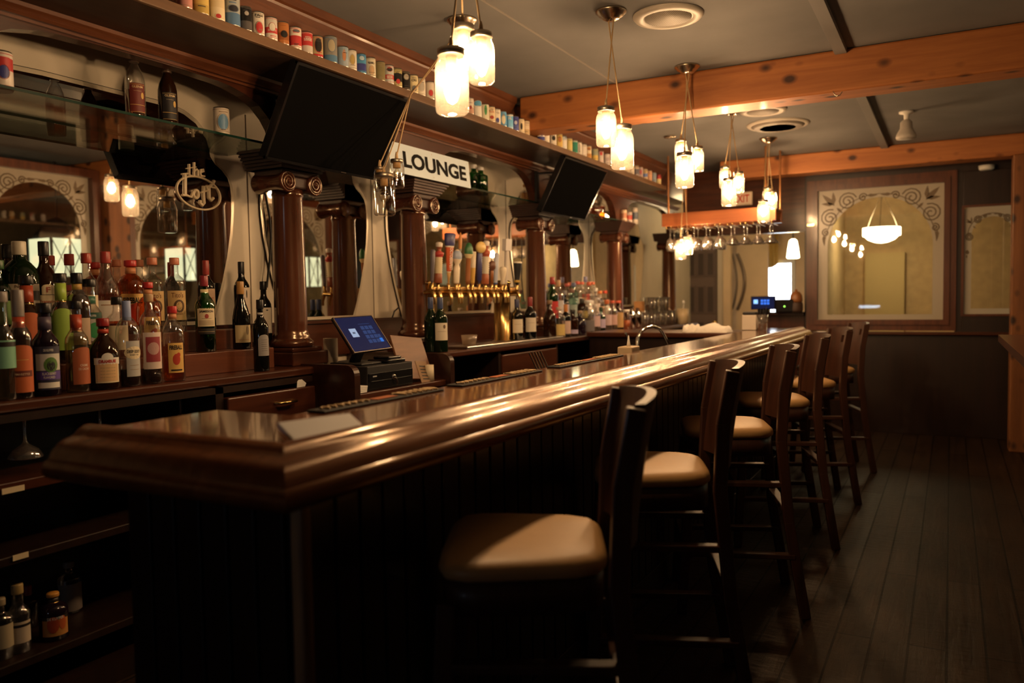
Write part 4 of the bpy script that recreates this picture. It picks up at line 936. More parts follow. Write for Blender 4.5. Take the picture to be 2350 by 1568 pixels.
bottle('green whiskey bottle with dark red cap and a cream label on the step', 'whiskey', 470, 635, 'mid', .0415, 'green', (.28, .03, .04), .13, (.75, .62, .35), [(.34, .585, .98, CRM, [('JAMESON', .060, .0125, .535, INK, .03), ('dot', 0, .475, .008, .010, (.40, .06, .05)), ('bar', .5, .445, .449, (.3, .2, .1))]+lines(.41, 4, .016, .8), .004), (.24, .315, 1.0, (.02, .018, .016), [('bar', .9, .27, .275, (.4, .3, .15))])], 'dark', .33, turn=.16, neckf=(.70, .83))
bottle('dark sloping wine bottle with a copper neck and square cream label, beside the green whiskey', 'burgundy', 553, 648, 'mid', .040, 'black', (.42, .22, .06), .18, None, [(.10, .36, .98, (.62, .50, .28), [('dot', .018, .28, .007, .02, (.3, .22, .12)), ('bar', .7, .14, .145, (.5, .2, .1))])], turn=.25, name='wine_bottle', cat='wine bottle')
bottle('dark wine bottle with a tall white label right against the nearest column', 'wine', 606, 648, 'mid', .037, 'black', BLK, .12, None, [(.20, .60, .9, (.72, .64, .52), [('dot', 0, .56, .006, .003, INK), ('bar', .5, .25, .255, (.4, .3, .2))])], turn=.4, name='wine_bottle', cat='wine bottle', X=-2.96)
# --- back row on the second tier
bottle('dark green bottle cut by the photo edge at the back of the bottle group', 'wine', -3, 600, 'back', .044, 'green', (.05, .12, .04), .1, None, [(.2, .5, 1, (.2, .35, .1))], 'pale', .5)
bottle('large dark bottle with a white screw cap and pale label, back row', 'round', 46, 557, 'back', .062, 'dgreen', (.74, .68, .55), .13, None, [(.33, .57, 1.1, (.60, .53, .40), [('bar', 1, .40, .50, INK), ('NOVL', .05, .012, .545, (.2, .15, .1))])])
bottle('tall brown bottle with black cap and cream lettered labels at the back of the group', 'squat', 102, 557, 'back', .052, 'brown', BLK, .14, None, [(.455, .56, .42, CRM, [('F', .014, .02, .505, (.45, .10, .06), .03)], .01), (.05, .45, .85, CRM, [('Frangelico', .055, .014, .38, (.45, .10, .06))])], turn=.2)
bottle('clear bottle with red cap standing behind the mint liqueur', 'whiskey', 200, 584, 'back', .040, 'clear', (.42, .05, .03), .11, None, [(.2, .5, 1, CRM)], 'water', .6)
bottle('fluted decanter of amber whisky with red cap and white label', 'decanter', 244, 580, 'back', .056, 'clear', (.40, .05, .04), .13, None, [(.14, .42, .75, WHT, [('bar', .7, .36, .37, (.4, .2, .1))])], 'amber', .50)
bottle('full amber whisky bottle with red cap and yellow label, largest of three', 'round', 301, 600, 'back', .056, 'amber', RED, .07, (.62, .26, .12), [(.12, .55, .85, FBY, [('FIREBALL', .075, .024, .46, INK, .03), ('dot', 0, .28, .022, .04, (.55, .06, .03)), ('dot', .01, .38, .011, .015, (.55, .06, .03))])], neckf=(.83, .91))
for cx, lab in ((351, 'nearer'), (402, 'beside the green whiskey')):
    bottle('clear copper capped vodka bottle with a tan paper label, %s' % ('next to the largest amber whisky' if lab == 'nearer' else lab), 'gin', cx, 594, 'back', .044, 'clear', (.62, .22, .12), .085, None, [(.16, .56, .98, (.62, .42, .18), [("Tito's", .05, .022, .50, (.22, .10, .04)), ('dot', .006, .35, .023, .028, (.10, .05, .02)), ('dot', .006, .35, .013, .02, (.62, .42, .18)), ('Handmade', .04, .012, .25, (.3, .16, .06))])], 'water', .62, turn=.2)
bottle('dark wine bottle with red foil and pinkish label behind the green whiskey', 'wine', 474, 600, 'back', .037, 'black', (.32, .04, .03), .20, None, [(.18, .60, .95, (.55, .38, .25), [('bar', .6, .46, .47, (.4, .1, .08))])], turn=.3, name='wine_bottle', cat='wine bottle')
bottle('dark wine bottle with black foil and white label behind the copper necked bottle', 'wine', 555, 603, 'back', .037, 'black', BLK, .17, None, [(.22, .62, .9, (.74, .62, .50), [('dot', .01, .52, .003, .02, INK)])], turn=.35, name='wine_bottle', cat='wine bottle')
# --- on the glass shelf
for cx, yt, lc, lab in ((310, 140, (.16, .025, .02), 'half empty amber whisky bottle with a dark red label on the glass shelf'), (385, 165, (.014, .012, .014), 'full dark whisky bottle with a black label on the glass shelf')):
    bottle(lab, 'scotch', cx, yt, 'glass', .038, 'clear' if cx == 310 else 'brown', (.10, .06, .04), .03, None, [(.12, .60, .78, lc, [('GLENM', .040, .009, .54, (.7, .52, .28)), ('bar', 1, .24, .247, GOLD), ('bar', 1, .575, .58, GOLD), ('dot', .018, .40, .006, .013, GOLD), ('bar', .5, .47, .474, (.5, .38, .2)), ('bar', 1, .125, .13, GOLD)])], 'amber' if cx == 310 else None, .50, 'whisky on the glass shelf', turn=.25)
bottle('green glass bottle with silver cap on the shelf behind the lettered sign', 'gin', 1088, 380, 'glass', .050, 'green', (.6, .58, .55), .12, None, (), 'pale', .4, 'bottles on the farther glass shelves', X=-2.93)
bottle('second green glass bottle just behind the lettered sign edge', 'gin', 1104, 386, 'glass', .050, 'green', (.6, .58, .55), .10, None, (), 'pale', .4, 'bottles on the farther glass shelves', X=-2.88)
bottle('tan stoneware bottle on the glass shelf beside the farther television', 'whiskey', 1208, 425, 'glass', .050, 'clear', (.4, .2, .06), .1, None, [(.05, .6, 3.1, (.40, .20, .05))], 'amber', .6, 'bottles on the farther glass shelves', X=-2.93)
bottle('clear bottle of amber spirit on the glass shelf at the edge of the farther television', 'gin', 1378, 455, 'glass', .048, 'clear', (.5, .4, .3), .08, None, (), 'amber', .62, 'bottles on the farther glass shelves', X=-2.93)
bottle('second clear bottle of amber spirit partly behind the farther television', 'gin', 1365, 462, 'glass', .048, 'clear', (.5, .4, .3), .08, None, (), 'amber', .62, 'bottles on the farther glass shelves', X=-2.88)
# --- wines by the taps
bottle('dark wine bottle with blue foil and white label before the tap tray', 'wine', 1011, 684, 'rfront', .042, 'dgreen', (.05, .07, .16), .20, None, [(.22, .54, 1.0, (.72, .64, .50), [('dot', .015, .47, .008, .012, (.15, .1, .06)), ('bar', .6, .38, .385, (.3, .2, .1))])], turn=.2, group='wine bottles by the taps', name='wine_bottle', cat='wine bottle', X=-2.63)
bottle('dark wine bottle with blue foil half hidden beside the column under the sign', 'wine', 989, 684, 'rfront', .040, 'dgreen', (.05, .07, .16), .20, None, (), group='wine bottles by the taps', name='wine_bottle', cat='wine bottle', X=-2.69)
bottle('dark wine bottle with blue foil and white label under the black pint shaped tap', 'wine', 1187, 688, 'rfront', .042, 'black', (.06, .07, .15), .18, None, [(.22, .54, 1.0, (.72, .64, .50), [('bar', .6, .42, .425, (.3, .2, .1))])], turn=.2, group='wine bottles by the taps', name='wine_bottle', cat='wine bottle', X=-2.70)
bottle('dark wine bottle with red foil before the column beyond the taps', 'wine', 1217, 683, 'rfront', .044, 'black', (.25, .03, .03), .20, None, [(.22, .54, 1.0, (.74, .66, .54), [('bar', .6, .42, .425, (.3, .2, .1))])], turn=.2, group='wine bottles by the taps', name='wine_bottle', cat='wine bottle', X=-2.66)
# --- the farther crowd
G2 = 'crowd of bottles on the farther back bar'
PNK, LAV = (.62, .45, .48), (.50, .42, .62)
RB = [  # x, top y, row, type, r, body, cap, capf, label colour, (f0, f1), liquid, description
 (1262, 690, 'rfront', 'squat', .050, 'brown', (.25, .15, .08), .1, None, None, None, 'dark squat bottle against the column'),
 (1283, 706, 'rfront', 'round', .050, 'clear', (.5, .4, .3), .08, (.66, .50, .18), (.08, .45), 'dark', 'round clear bottle with a torn yellow label'),
 (1299, 700, 'rfront', 'wine', .040, 'black', (.55, .22, .06), .22, (.62, .45, .40), (.10, .50), None, 'tall black bottle with an orange neck'),
 (1315, 712, 'rfront', 'whiskey', .044, 'brown', (.03, .03, .03), .1, LAV, (.10, .25), None, 'dark bottle with a low lavender label'),
 (1331, 714, 'rfront', 'squat', .050, 'purple', (.3, .2, .12), .1, None, None, None, 'dark blue black squat bottle'),
 (1350, 690, 'rfront', 'small', .055, 'clear', (.7, .7, .7), .06, (.16, .15, .16), (.10, .42), 'water', 'square shouldered clear bottle with a grey label'),
 (1366, 700, 'rfront', 'gin', .046, 'clear', (.6, .55, .5), .1, PNK, (.25, .62), 'water', 'clear bottle with a big round pink label'),
 (1380, 706, 'rfront', 'wine', .040, 'green', (.03, .06, .03), .12, LAV, (.20, .55), 'dark', 'slim green bottle with a lavender label'),
 (1393, 689, 'rfront', 'gin', .044, 'clear', (.62, .16, .05), .12, PNK, (.22, .55), 'water', 'clear bottle with orange cap and pinkish label'),
 (1406, 691, 'rfront', 'gin', .044, 'clear', (.66, .12, .07), .07, (.60, .38, .36), (.22, .55), 'water', 'clear bottle with red cap and rose label'),
 (1419, 691, 'rfront', 'small', .050, 'brown', (.66, .12, .07), .07, (.52, .32, .13), (.12, .62), None, 'brown red capped bottle with two rounds on tan label'),
 (1268, 637, 'rmid', 'wine', .050, 'green', (.35, .03, .03), .14, RED, (.15, .50), 'dark', 'green bottle with red cap and red label'),
 (1282, 644, 'rmid', 'gin', .046, 'clear', (.5, .32, .18), .14, (.55, .52, .55), (.20, .55), 'water', 'clear bottle with a tall cork cap'),
 (1296, 668, 'rmid', 'wine', .042, 'black', (.2, .2, .22), .12, (.45, .42, .5), (.30, .60), None, 'black bottle with a pale grey label'),
 (1313, 664, 'rmid', 'whiskey', .048, 'teal', (.2, .1, .08), .1, (.30, .38, .36), (.2, .55), 'water', 'pale teal bottle'),
 (1336, 686, 'rmid', 'round', .055, 'brown', (.012, .01, .01), .22, (.35, .28, .06), (.20, .5), None, 'brown bottle with a wide black cap'),
 (1352, 648, 'rmid', 'gin', .044, 'clear', (.62, .12, .06), .08, (.7, .66, .62), (.2, .55), 'water', 'tall clear bottle with red cap and cream label'),
 (1367, 662, 'rmid', 'gin', .044, 'clear', (.6, .58, .55), .1, (.6, .5, .45), (.2, .55), 'water', 'clear bottle with silver cap'),
 (1377, 669, 'rmid', 'gin', .044, 'clear', (.68, .22, .06), .08, (.5, .3, .2), (.2, .5), 'water', 'clear bottle with bright orange cap'),
 (1389, 668, 'rmid', 'gin', .044, 'clear', (.62, .08, .04), .08, (.66, .6, .5), (.2, .5), 'pale', 'clear bottle with scarlet cap'),
 (1302, 652, 'rback', 'round', .050, 'clear', (.4, .06, .05), .08, (.5, .48, .44), (.15, .5), 'pale', 'rounded clear bottle with a dark red cap'),
 (1317, 650, 'rback', 'gin', .046, 'teal', (.10, .12, .25), .12, (.3, .45, .42), (.15, .5), 'water', 'teal bottle with a navy cap'),
 (1326, 647, 'rback', 'gin', .044, 'clear', (.62, .10, .06), .08, (.62, .55, .5), (.15, .5), 'water', 'tall clear bottle with a red cap'),
 (1336, 648, 'rback', 'gin', .044, 'clear', (.64, .14, .08), .07, (.60, .28, .10), (.2, .5), 'water', 'clear bottle with an orange label'),
 (1344, 636, 'rback', 'gin', .044, 'clear', (.18, .18, .34), .14, (.55, .08, .06), (.35, .52), 'water', 'clear bottle with blue cap and small red label'),
 (1361, 648, 'rback', 'gin', .044, 'clear', (.66, .16, .08), .08, (.7, .62, .55), (.2, .5), 'water', 'clear bottle with pale label and coral cap')]
WHERE = {'rfront': 'front row of the farther crowd', 'rmid': 'middle row of the farther crowd', 'rback': 'back row of the farther crowd'}
for (x, yt, row, typ, r, body, cap, capf, lc, lr, liq, desc) in RB:
    bottle('%s, %s' % (desc, WHERE[row]), typ, x, yt, row, r, body, cap, capf, None, [(lr[0], lr[1], 1.0, lc)] if lc else (), liq, .55 if liq in ('water', 'pale') else .4, G2, turn=.2)
# --- low shelf in the shadow
G3 = 'bottles on the low shelf'
bottle('dim bottle cut by the photo edge on the lowest shelf', 'gin', 2, 1375, 'low', .036, 'clear', (.3, .24, .15), .10, None, [(.2, .6, 1.1, (.45, .38, .25))], 'pale', .5, G3, X=-2.70)
bottle('clear bottle with a white sketched label on the lowest shelf', 'liqueur', 42, 1342, 'low', .036, 'clear', (.42, .30, .12), .13, None, [(.16, .48, 1.0, (.60, .50, .38), [('bar', 1, .40, .44, INK)])], 'water', .6, G3, X=-2.70)
bottle('dark peach brandy bottle with an orange fruit label on the lowest shelf', 'round', 124, 1362, 'low', .046, 'purple', (.60, .28, .05), .06, (.02, .015, .015, 1), [(.12, .52, .95, (.55, .25, .06), [('dot', -.008, .38, .019, .028, (.42, .07, .02)), ('dot', .022, .40, .012, .024, (.50, .11, .03)), ('bar', 1, .485, .56, INK), ('DE KUYPER', .05, .009, .52, WHT)])], None, .5, G3, neckf=(.80, .92), X=-2.70)
bottle('dark bottle with a red neck behind the sketched label on the lowest shelf', 'wine', 66, 1345, 'low', .034, 'brown', (.32, .05, .03), .22, None, (), None, .5, G3, X=-2.88)
bottle('frosted tall bottle at the back of the lowest shelf', 'gin', 160, 1290, 'low', .040, 'clear', (.25, .2, .18), .10, None, [(.05, .6, 1.3, (.22, .18, .16))], None, .5, G3, X=-2.88)

# ================================================================== cans
def can(label, x, X, z, cols, h=.094, r=.0255, text=None, emblem=None, group='beer cans on the high shelf', band=None, y=None):
    yy = px(x, 200, 0, X).y if y is None else y
    # refine so the can sits at photo x at shelf height
    for _ in range(4):
        d = Vector((X, yy, z+h/2))-CO; sx = W_/2+FPX*d.dot(CR)/d.dot(CF); yy += (x-sx)*.0012
    c = Vector((X, yy, z)); m = MB(); ms = [STEEL]+[col(k_, .35) for k_ in cols]
    b0, b1 = band or (.0, .40)
    pr, mz = [(r*.90, 0), (r, .004)], [0]
    cuts = [.004, max(.0041, h*b0), max(.0042, h*b1), h-.005]
    pr += [(r, q) for q in cuts[1:]]; mz += [1, min(2, len(cols)), 1]
    pr += [(r*.95, h), (r*.90, h), (r*.88, h-.004), (0, h-.004)]; mz += [0, 0, 0, 0]
    m.lathe(pr, 20, c, mz=mz)
    a0 = math.atan2(-yy, -X)+.25
    if emblem:
        f, ru, rv, ec = emblem; ms.append(col(ec, .4)); disc(m, cyl3(c, r, a0, .0008), 0, h*f, ru, rv, len(ms)-1)
    if text:
        s_, w_, hh, f, tc = text; ms.append(col(tc, .4)); text_on(m, s_, w_, hh, lambda u, v: cyl3(c, r, a0, .0012)(u, v+h*f), len(ms)-1, .02)
    ms.append(col(cols[1] if len(cols) > 1 else (.30, .22, .14), .4)); kk = len(ms)-1; rn = random.Random(int(x*7)); ms.append(col((.06, .05, .05), .4))
    for f_ in (.90, .10): patch(m, c, r, a0, 3.1, h*f_, h*(f_+.018), kk, dr=.0005, n=20)
    for j in range(rn.randint(1, 3)):
        f_ = rn.choice((.16, .22, .66, .72, .80)); w_ = rn.uniform(.25, .6); patch(m, c, r, a0+rn.uniform(-.2, .2), w_, h*f_, h*(f_+.03), rn.choice((kk, kk+1)), dr=.0010, n=6)
    if emblem:
        f, ru, rv, ec = emblem; q = [cyl3(c, r, a0, .0011)(ru*1.12*math.cos(2*PI*i/18), h*f+rv*1.10*math.sin(2*PI*i/18)) for i in range(18)]; m.tube(q, .0007, 4, kk, closed=True)
    o = m.build('beer_can', ms, loc=c); tag(o, label, 'beer can', group); return o
cW, cR, cB, cK, cY, cG, cN, cT, cO = (.72, .67, .58), (.52, .05, .05), (.10, .30, .60), (.015, .014, .014), (.66, .48, .14), (.07, .28, .10), (.05, .06, .25), (.30, .28, .25), (.45, .17, .05)
CANS = [  # x, colours, description, text, emblem, big, band
 (424, [(.55, .25, .22)], 'pinkish red can', None, None, 0, None),
 (459, [cY, (.5, .36, .10)], 'large yellow can with dark script', None, (.75, .014, .006, cK), 1, (.0, .3)),
 (496, [(.70, .58, .36), (.75, .65, .45)], 'large cream can with a fine grid', None, (.12, .010, .008, cR), 1, None),
 (532, [(.40, .42, .40), (.10, .20, .36)], 'large blue scenic can', None, (.55, .018, .012, (.03, .03, .04)), 1, (.0, .42)),
 (563, [cK, (.10, .09, .09)], 'black and chrome can', None, (.7, .008, .008, (.4, .38, .35)), 0, None),
 (592, [cW], 'white can with a red striped shield', ('FALS', .030, .010, .82, cK), (.32, .013, .022, cR), 0, None),
 (622, [(.60, .56, .50), cR], 'white can with red lower band', ('GARDEN STATE', .034, .008, .42, cW), (.55, .012, .016, cW), 0, (.30, .55)),
 (649, [cO, (.30, .10, .03)], 'orange brown can', None, (.45, .014, .014, cK), 0, (.2, .5)),
 (678, [cW, cR], 'white and red can with a dark eagle', None, (.80, .013, .006, (.12, .15, .18)), 0, (.18, .60)),
 (704, [cR, (.60, .55, .50)], 'red can with white script', ('Schmidt', .034, .012, .62, cW), None, 0, (.0, .36)),
 (728, [(.45, .38, .20), cR], 'gold can with a dark oval', None, (.55, .015, .03, cK), 0, (.0, .16)),
 (758, [(.26, .25, .23), (.10, .22, .38)], 'tall grey can with blue base', None, (.62, .016, .026, (.45, .40, .28)), 1, (.0, .28)),
 (787, [(.30, .40, .48), (.35, .42, .5)], 'pale blue can with a red rim', None, (.55, .008, .025, (.55, .25, .12)), 0, None),
 (806, [cW], 'white can with a gold emblem', None, (.5, .011, .022, (.5, .36, .12)), 0, None),
 (828, [(.08, .30, .52), cN], 'bright blue can', None, (.75, .012, .010, (.45, .6, .7)), 0, (.15, .5)),
 (850, [(.72, .66, .50)], 'cream can with green sides', ('ALASKA', .030, .010, .70, cK), (.35, .012, .02, (.62, .42, .24)), 0, None),
 (872, [(.22, .19, .09)], 'plain olive can', None, None, 0, None),
 (892, [(.52, .55, .52), cR], 'pale can with red letters', ('BEER', .030, .014, .36, cW), (.75, .013, .010, cK), 0, (.26, .48)),
 (911, [(.50, .42, .18), cK], 'gold and black can', None, (.3, .010, .012, cR), 0, (.3, .72)),
 (930, [cK], 'black can with pale letters', None, (.7, .012, .014, (.45, .42, .36)), 0, None),
 (948, [(.74, .64, .38)], 'cream yellow can', ('Old', .026, .012, .68, cK), (.25, .012, .014, (.2, .2, .2)), 0, None),
 (965, [cW], 'white can with a grey ring', None, (.5, .014, .022, (.45, .42, .38)), 0, None),
 (986, [(.70, .62, .52)], 'white can with a red star', None, (.35, .012, .016, cR), 0, None),
 (1077, [(.66, .60, .52), (.5, .3, .22)], 'white can beside the lit jar', None, (.4, .008, .01, (.3, .06, .05)), 0, None),
 (1095, [(.70, .68, .62), (.70, .68, .62)], 'white can with a blue top', None, (.82, .025, .016, (.10, .33, .55)), 0, None),
 (1112, [(.66, .62, .48), (.66, .62, .48)], 'cream can with green stripes', None, (.6, .008, .03, cG), 0, None),
 (1126, [(.74, .60, .40)], 'cream can with red script', ('Rock', .03, .012, .65, (.35, .05, .03)), (.3, .012, .010, (.35, .05, .03)), 0, None),
 (1139, [cW], 'white can with a blue badge', None, (.25, .010, .014, cN), 0, None),
 (1153, [(.10, .36, .66)], 'sky blue can with a cream ring', None, (.45, .012, .028, (.7, .66, .5)), 0, None),
 (1168, [(.12, .40, .68), cW], 'blue can with white letters', ('PIL', .024, .014, .68, cW), None, 0, (.85, .97)),
 (1181, [cN, (.1, .12, .35)], 'navy can', None, (.55, .010, .012, (.5, .48, .6)), 0, None),
 (1194, [(.74, .62, .42)], 'cream can with a black mark', None, (.45, .006, .02, cK), 0, None),
 (1206, [(.66, .54, .40), (.5, .36, .2)], 'small cream can against the beam', None, None, 0, None),
 (1241, [(.72, .68, .62), cN], 'white and navy can', None, (.5, .010, .014, cN), 0, (.0, .3)),
 (1252, [cW], 'white lettered can', None, (.6, .010, .006, cK), 0, None),
 (1268, [cW], 'white can with black blots', None, (.5, .012, .015, cK), 0, None),
 (1282, [cY], 'yellow orange can', None, (.6, .012, .020, cO), 0, None),
 (1292, [(.70, .68, .64), (.45, .52, .6)], 'white can with pale blue top', None, None, 0, (.7, .95)),
 (1305, [(.64, .52, .20)], 'plain gold can', None, None, 0, None),
 (1317, [(.66, .64, .55), (.03, .26, .18)], 'white can with a green stripe', None, None, 0, (.0, .85)),
 (1327, [(.72, .67, .60)], 'white striped can', None, (.5, .004, .03, (.4, .38, .36)), 0, None),
 (1338, [(.74, .68, .62)], 'blank white can', None, None, 0, None),
 (1349, [(.70, .60, .42), (.52, .26, .08)], 'cream and orange can', None, (.75, .012, .01, cO), 0, (.0, .38)),
 (1364, [(.30, .34, .26), cY], 'green grey can with yellow base', None, None, 0, (.0, .45)),
 (1377, [(.50, .44, .40), (.55, .2, .2)], 'grey can with a red disc', None, (.75, .010, .013, cR), 0, (.9, .95)),
 (1392, [(.66, .58, .55)], 'pale pinkish can before the lit jars', None, (.5, .012, .012, (.5, .4, .42)), 0, None),
 (1437, [(.60, .50, .34)], 'cream can beyond the lit jars', None, None, 0, None),
 (1448, [(.70, .62, .52)], 'whitish can beyond the lit jars', None, None, 0, (.1, .3)),
 (1459, [(.10, .09, .12), (.55, .4, .3)], 'dark can with a tan top', None, None, 0, (.65, .95)),
 (1468, [(.45, .34, .34)], 'grey pink can', None, (.5, .010, .02, (.5, .12, .16)), 0, None),
 (1479, [(.58, .42, .22), (.12, .18, .42)], 'tan can with blue band', None, None, 0, (.25, .55)),
 (1489, [(.66, .36, .22)], 'peach can', None, None, 0, None),
 (1499, [(.26, .32, .40)], 'steel blue can', None, None, 0, None),
 (1510, [(.62, .52, .24), cR], 'yellow red topped can ending the shelf', None, None, 0, (.55, .95))]
ZS = 2.4085
for i, (x, cs_, desc, tx, em, big, bd) in enumerate(CANS):
    nb = []
    if i: nb.append(CANS[i-1][2])
    if i < len(CANS)-1: nb.append(CANS[i+1][2])
    lab = desc+', beside the '+nb[-1]
    can(lab, x, -2.432 if not big else -2.437, ZS, cs_, .094 if not big else .118, .0255 if not big else .031, tx, em, band=bd)
can('white can with red and blue stripes on the nearest column capital at the photo edge', 2, -2.80, 2.0725, [(.74, .66, .58), cR], .13, .036, None, (.45, .016, .022, cN), 'cans on the column capitals', (.5, .82), y=1.40)
can('white can with a blue and yellow round badge on the glass shelf', 508, -2.80, 2.0835, [(.66, .58, .48)], .118, .034, None, (.45, .023, .034, (.14, .30, .50)), 'cans on the column capitals')
for x, c_, d_, hh in ((1430, [(.66, .5, .35), (.45, .2, .12)], 'cream and brown can, nearest of three on the farther column capital', .12), (1442, [(.60, .52, .48), (.5, .08, .06)], 'red and white can, middle of three on the farther column capital', .11), (1456, [(.62, .54, .46), (.10, .12, .16)], 'tall silver and navy can, last of three on the farther column capital', .17)):
    can(d_, x, -2.76, 2.0725, c_, hh, .030, None, None, 'cans on the column capitals', (.3, .7))

# ================================================================== beer taps
XT = -2.78
tl, tr_ = px(984, 680, 0, XT).y, px(1152, 690, 0, XT).y
t = thing('beer_tap_tower', 'brass beer tap tower with a long rail and fourteen assorted tap handles', 'beer taps', (XT, (tl+tr_)/2, 1.05))
MB().lathe([(.075, 1.05), (.075, 1.065), (.06, 1.07), (.058, 1.46), (.064, 1.462), (.064, 1.475), (.05, 1.485), (0, 1.487)], 28, (XT, tr_, 0)).build('tower_post', BRASS, t)
MB().lathe([(.055, 1.05), (.055, 1.065), (.034, 1.07), (.033, 1.45), (.037, 1.455), (.035, 1.47), (0, 1.472)], 24, (XT, tl, 0)).build('tower_post', BRASS, t)
MB().box(XT-.045, XT+.03, tl+.01, tr_+.20, 1.375, 1.425).tube([(XT+.02, tl, 1.432), (XT+.02, tr_+.2, 1.432)], .010, 8).build('rail', BRASS, t, bevel=.012)
def handle(x, ytop, prof, mats_, mz, f, text=None, flat=None, deco=None):
    """one faucet with its handle; prof = radii and heights (0..1) between the faucet and the top"""
    y = px(x, 670, 0, XT+.07).y; zt = px(x, ytop, 0, XT+.09).z; z0 = 1.455
    fz = MB().tube([(XT+.02, y, 1.40), (XT+.075, y, 1.405), (XT+.085, y, 1.395), (XT+.095, y, 1.36), (XT+.095, y, 1.33)], [.012, .014, .014, .010, .009], 8)
    fz.lathe([(.010, 1.40), (.013, 1.42), (.008, 1.435), (.011, 1.455), (0, 1.457)], 10, (XT+.075, y, 0))
    o = fz.build('faucet', BRASS, t)
    H = zt-z0; b = MB(); c = Vector((XT+.075, y, z0))
    tmp = MB(); tmp.lathe([(r*.84, z*H) for r, z in prof], 14, (0, 0, 0), mz=mz)
    if flat: tmp.v = [(v[0]*flat, v[1], v[2]) for v in tmp.v]
    if text:
        s_, w, hh, fz_, rot, tm, xo = text
        text_on(tmp, s_, w, hh, (lambda u, v: Vector((xo, v, H*fz_-u))) if rot else (lambda u, v: Vector((xo, u, H*fz_+v))), tm, .02)
    if deco: deco(tmp, H)
    lean = Matrix.Rotation(.06, 3, 'Y')
    rz = Matrix.Rotation(-.35, 3, 'Z')
    b.v = [tuple(c+lean @ (rz @ Vector(v))) for v in tmp.v]; b.f, b.m, b.sm = tmp.f, tmp.m, tmp.sm
    b.build('tap_handle', [col(q, .4) for q in mats_], o)
sl = [(.010, 0), (.012, .1), (.016, .5), (.018, .95), (.012, 1), (0, 1)]
roped = [(.026, 0), (.030, .02), (.028, .22), (.024, .24)]+[(a, .26+.05*k+db) for k in range(8) for a, db in ((.030, 0), (.024, .025))]+[(.034, .68), (.036, .74), (.016, .78), (.016, .84), (.024, .88), (.026, .97), (.014, 1), (0, 1)]
ropez = [0]*3+[1]*16+[2]*3+[0]*2+[3]*4
handle(990, 572, sl, [(.14, .12, .14)], None, 1)
handle(1004, 555, roped, [(.30, .09, .04), (.70, .58, .36), (.45, .05, .04), (.72, .64, .54)], ropez+[3]*9, 1)
handle(1028, 535, [(.006, 0), (.018, .22), (.020, .24), (.036, .72), (.040, .75), (.044, .80), (.048, .98), (.036, 1), (0, 1)], [(.72, .45, .18), (.62, .13, .05), (.72, .66, .55), (.04, .04, .14), (.75, .7, .6)], [0, 2, 1, 2, 3, 3, 3, 3], 1, ('OCTOBERFEST', .135, .024, .49, True, 4, .0215), .55)
handle(1046, 572, [(.020, 0), (.024, .03), (.026, .20), (.026, .45), (.018, .56), (.034, .66), (.040, .72), (.038, .88), (.022, .96), (.008, 1), (0, 1)], [(.80, .70, .54), (.30, .36, .48)], [0]*6+[1]*2+[0]*3, 1, None, .7)
handle(1052, 533, [(.008, 0), (.008, .6), (.012, .68), (.014, .84), (.004, 1), (0, 1)], [(.3, .28, .25), (.60, .26, .08)], [0, 0, 1, 1, 1], 1)
handle(1072, 556, [(.018, 0), (.022, .1), (.022, .62), (.034, .68), (.038, .72), (.036, .86), (.02, .97), (0, 1)], [(.36, .14, .05), (.70, .55, .30), (.03, .14, .05)], [0, 0, 1, 1, 2, 2, 2], 1, None, .7)
handle(1083, 577, [(.012, 0), (.016, .05), (.020, .5), (.020, 1), (0, 1)], [(.68, .42, .10), (.72, .62, .46)], [0, 0, 1, 1], 1)
def gold_disc(m, H):
    m.lathe([(0, -.010), (.036, -.010), (.038, 0), (.036, .010), (0, .010)], 18, (.006, 0, H*.90), 'X', m=1)
handle(1098, 558, [(.010, 0), (.012, .08), (.024, .1), (.024, .75), (.01, .8), (.01, .86), (0, .86)], [(.05, .05, .16), (.74, .52, .18), (.75, .7, .6)], [0]*6, 1, None, .5, gold_disc)
handle(1112, 552, roped, [(.40, .12, .05), (.74, .66, .52), (.45, .10, .05), (.78, .70, .62)], ropez+[3]*9, 1)
handle(1127, 598, [(.014, 0), (.016, .55), (.012, .58), (.030, .66), (.034, .8), (.026, .96), (0, 1)], [(.30, .11, .03), (.13, .05, .03)], [0, 0, 1, 1, 1, 1], 1, None, .6)
handle(1136, 580, [(.016, 0), (.018, .05), (.022, .5), (.024, .98), (0, 1)], [(.06, .13, .40), (.42, .46, .56)], [0, 1, 1, 0], 1, None, .6)
handle(1152, 612, [(.014, 0), (.018, .05), (.017, .3), (.030, .75), (.028, .92), (.016, 1), (0, 1)], [(.80, .70, .54)], None, 1)
def white_box(m, H): m.box(-.02, .02, -.026, .026, H*.74, H*1.0, 1)
handle(1159, 548, [(.012, 0), (.014, .05), (.018, .7), (.018, .76), (0, .76)], [(.66, .60, .54), (.72, .68, .66)], None, 1, None, None, white_box)
handle(1185, 600, [(.014, 0), (.016, .06), (.026, .10), (.022, .2), (.030, .55), (.036, .88), (.036, .93), (.036, 1.0), (0, 1)], [(.010, .009, .009), (.60, .40, .10), (.80, .72, .58)], [0, 0, 1, 0, 0, 0, 2, 2], 1)
ty0, ty1 = 4.22, 5.62
tag(MB().box(-2.78, -2.60, ty0, ty1, 1.0505, 1.066).build('drip_tray', STEEL, loc=(-2.7, 5, 1.05), bevel=.004), 'long brushed steel drip tray below the beer taps', 'drip tray')
p = px(1083, 783, 0, -2.66)
def tumbler(x, y, z, r0, r1, h, mat_, name, label, cat, group=None):
    o = MB().lathe([(0, z), (r0, z), (r1, z+h), (r1-.003, z+h), (r0-.003, z+.006), (0, z+.006)], 22, (x, y, 0)).build(name, mat_, loc=(x, y, z)); tag(o, label, cat, group); return o
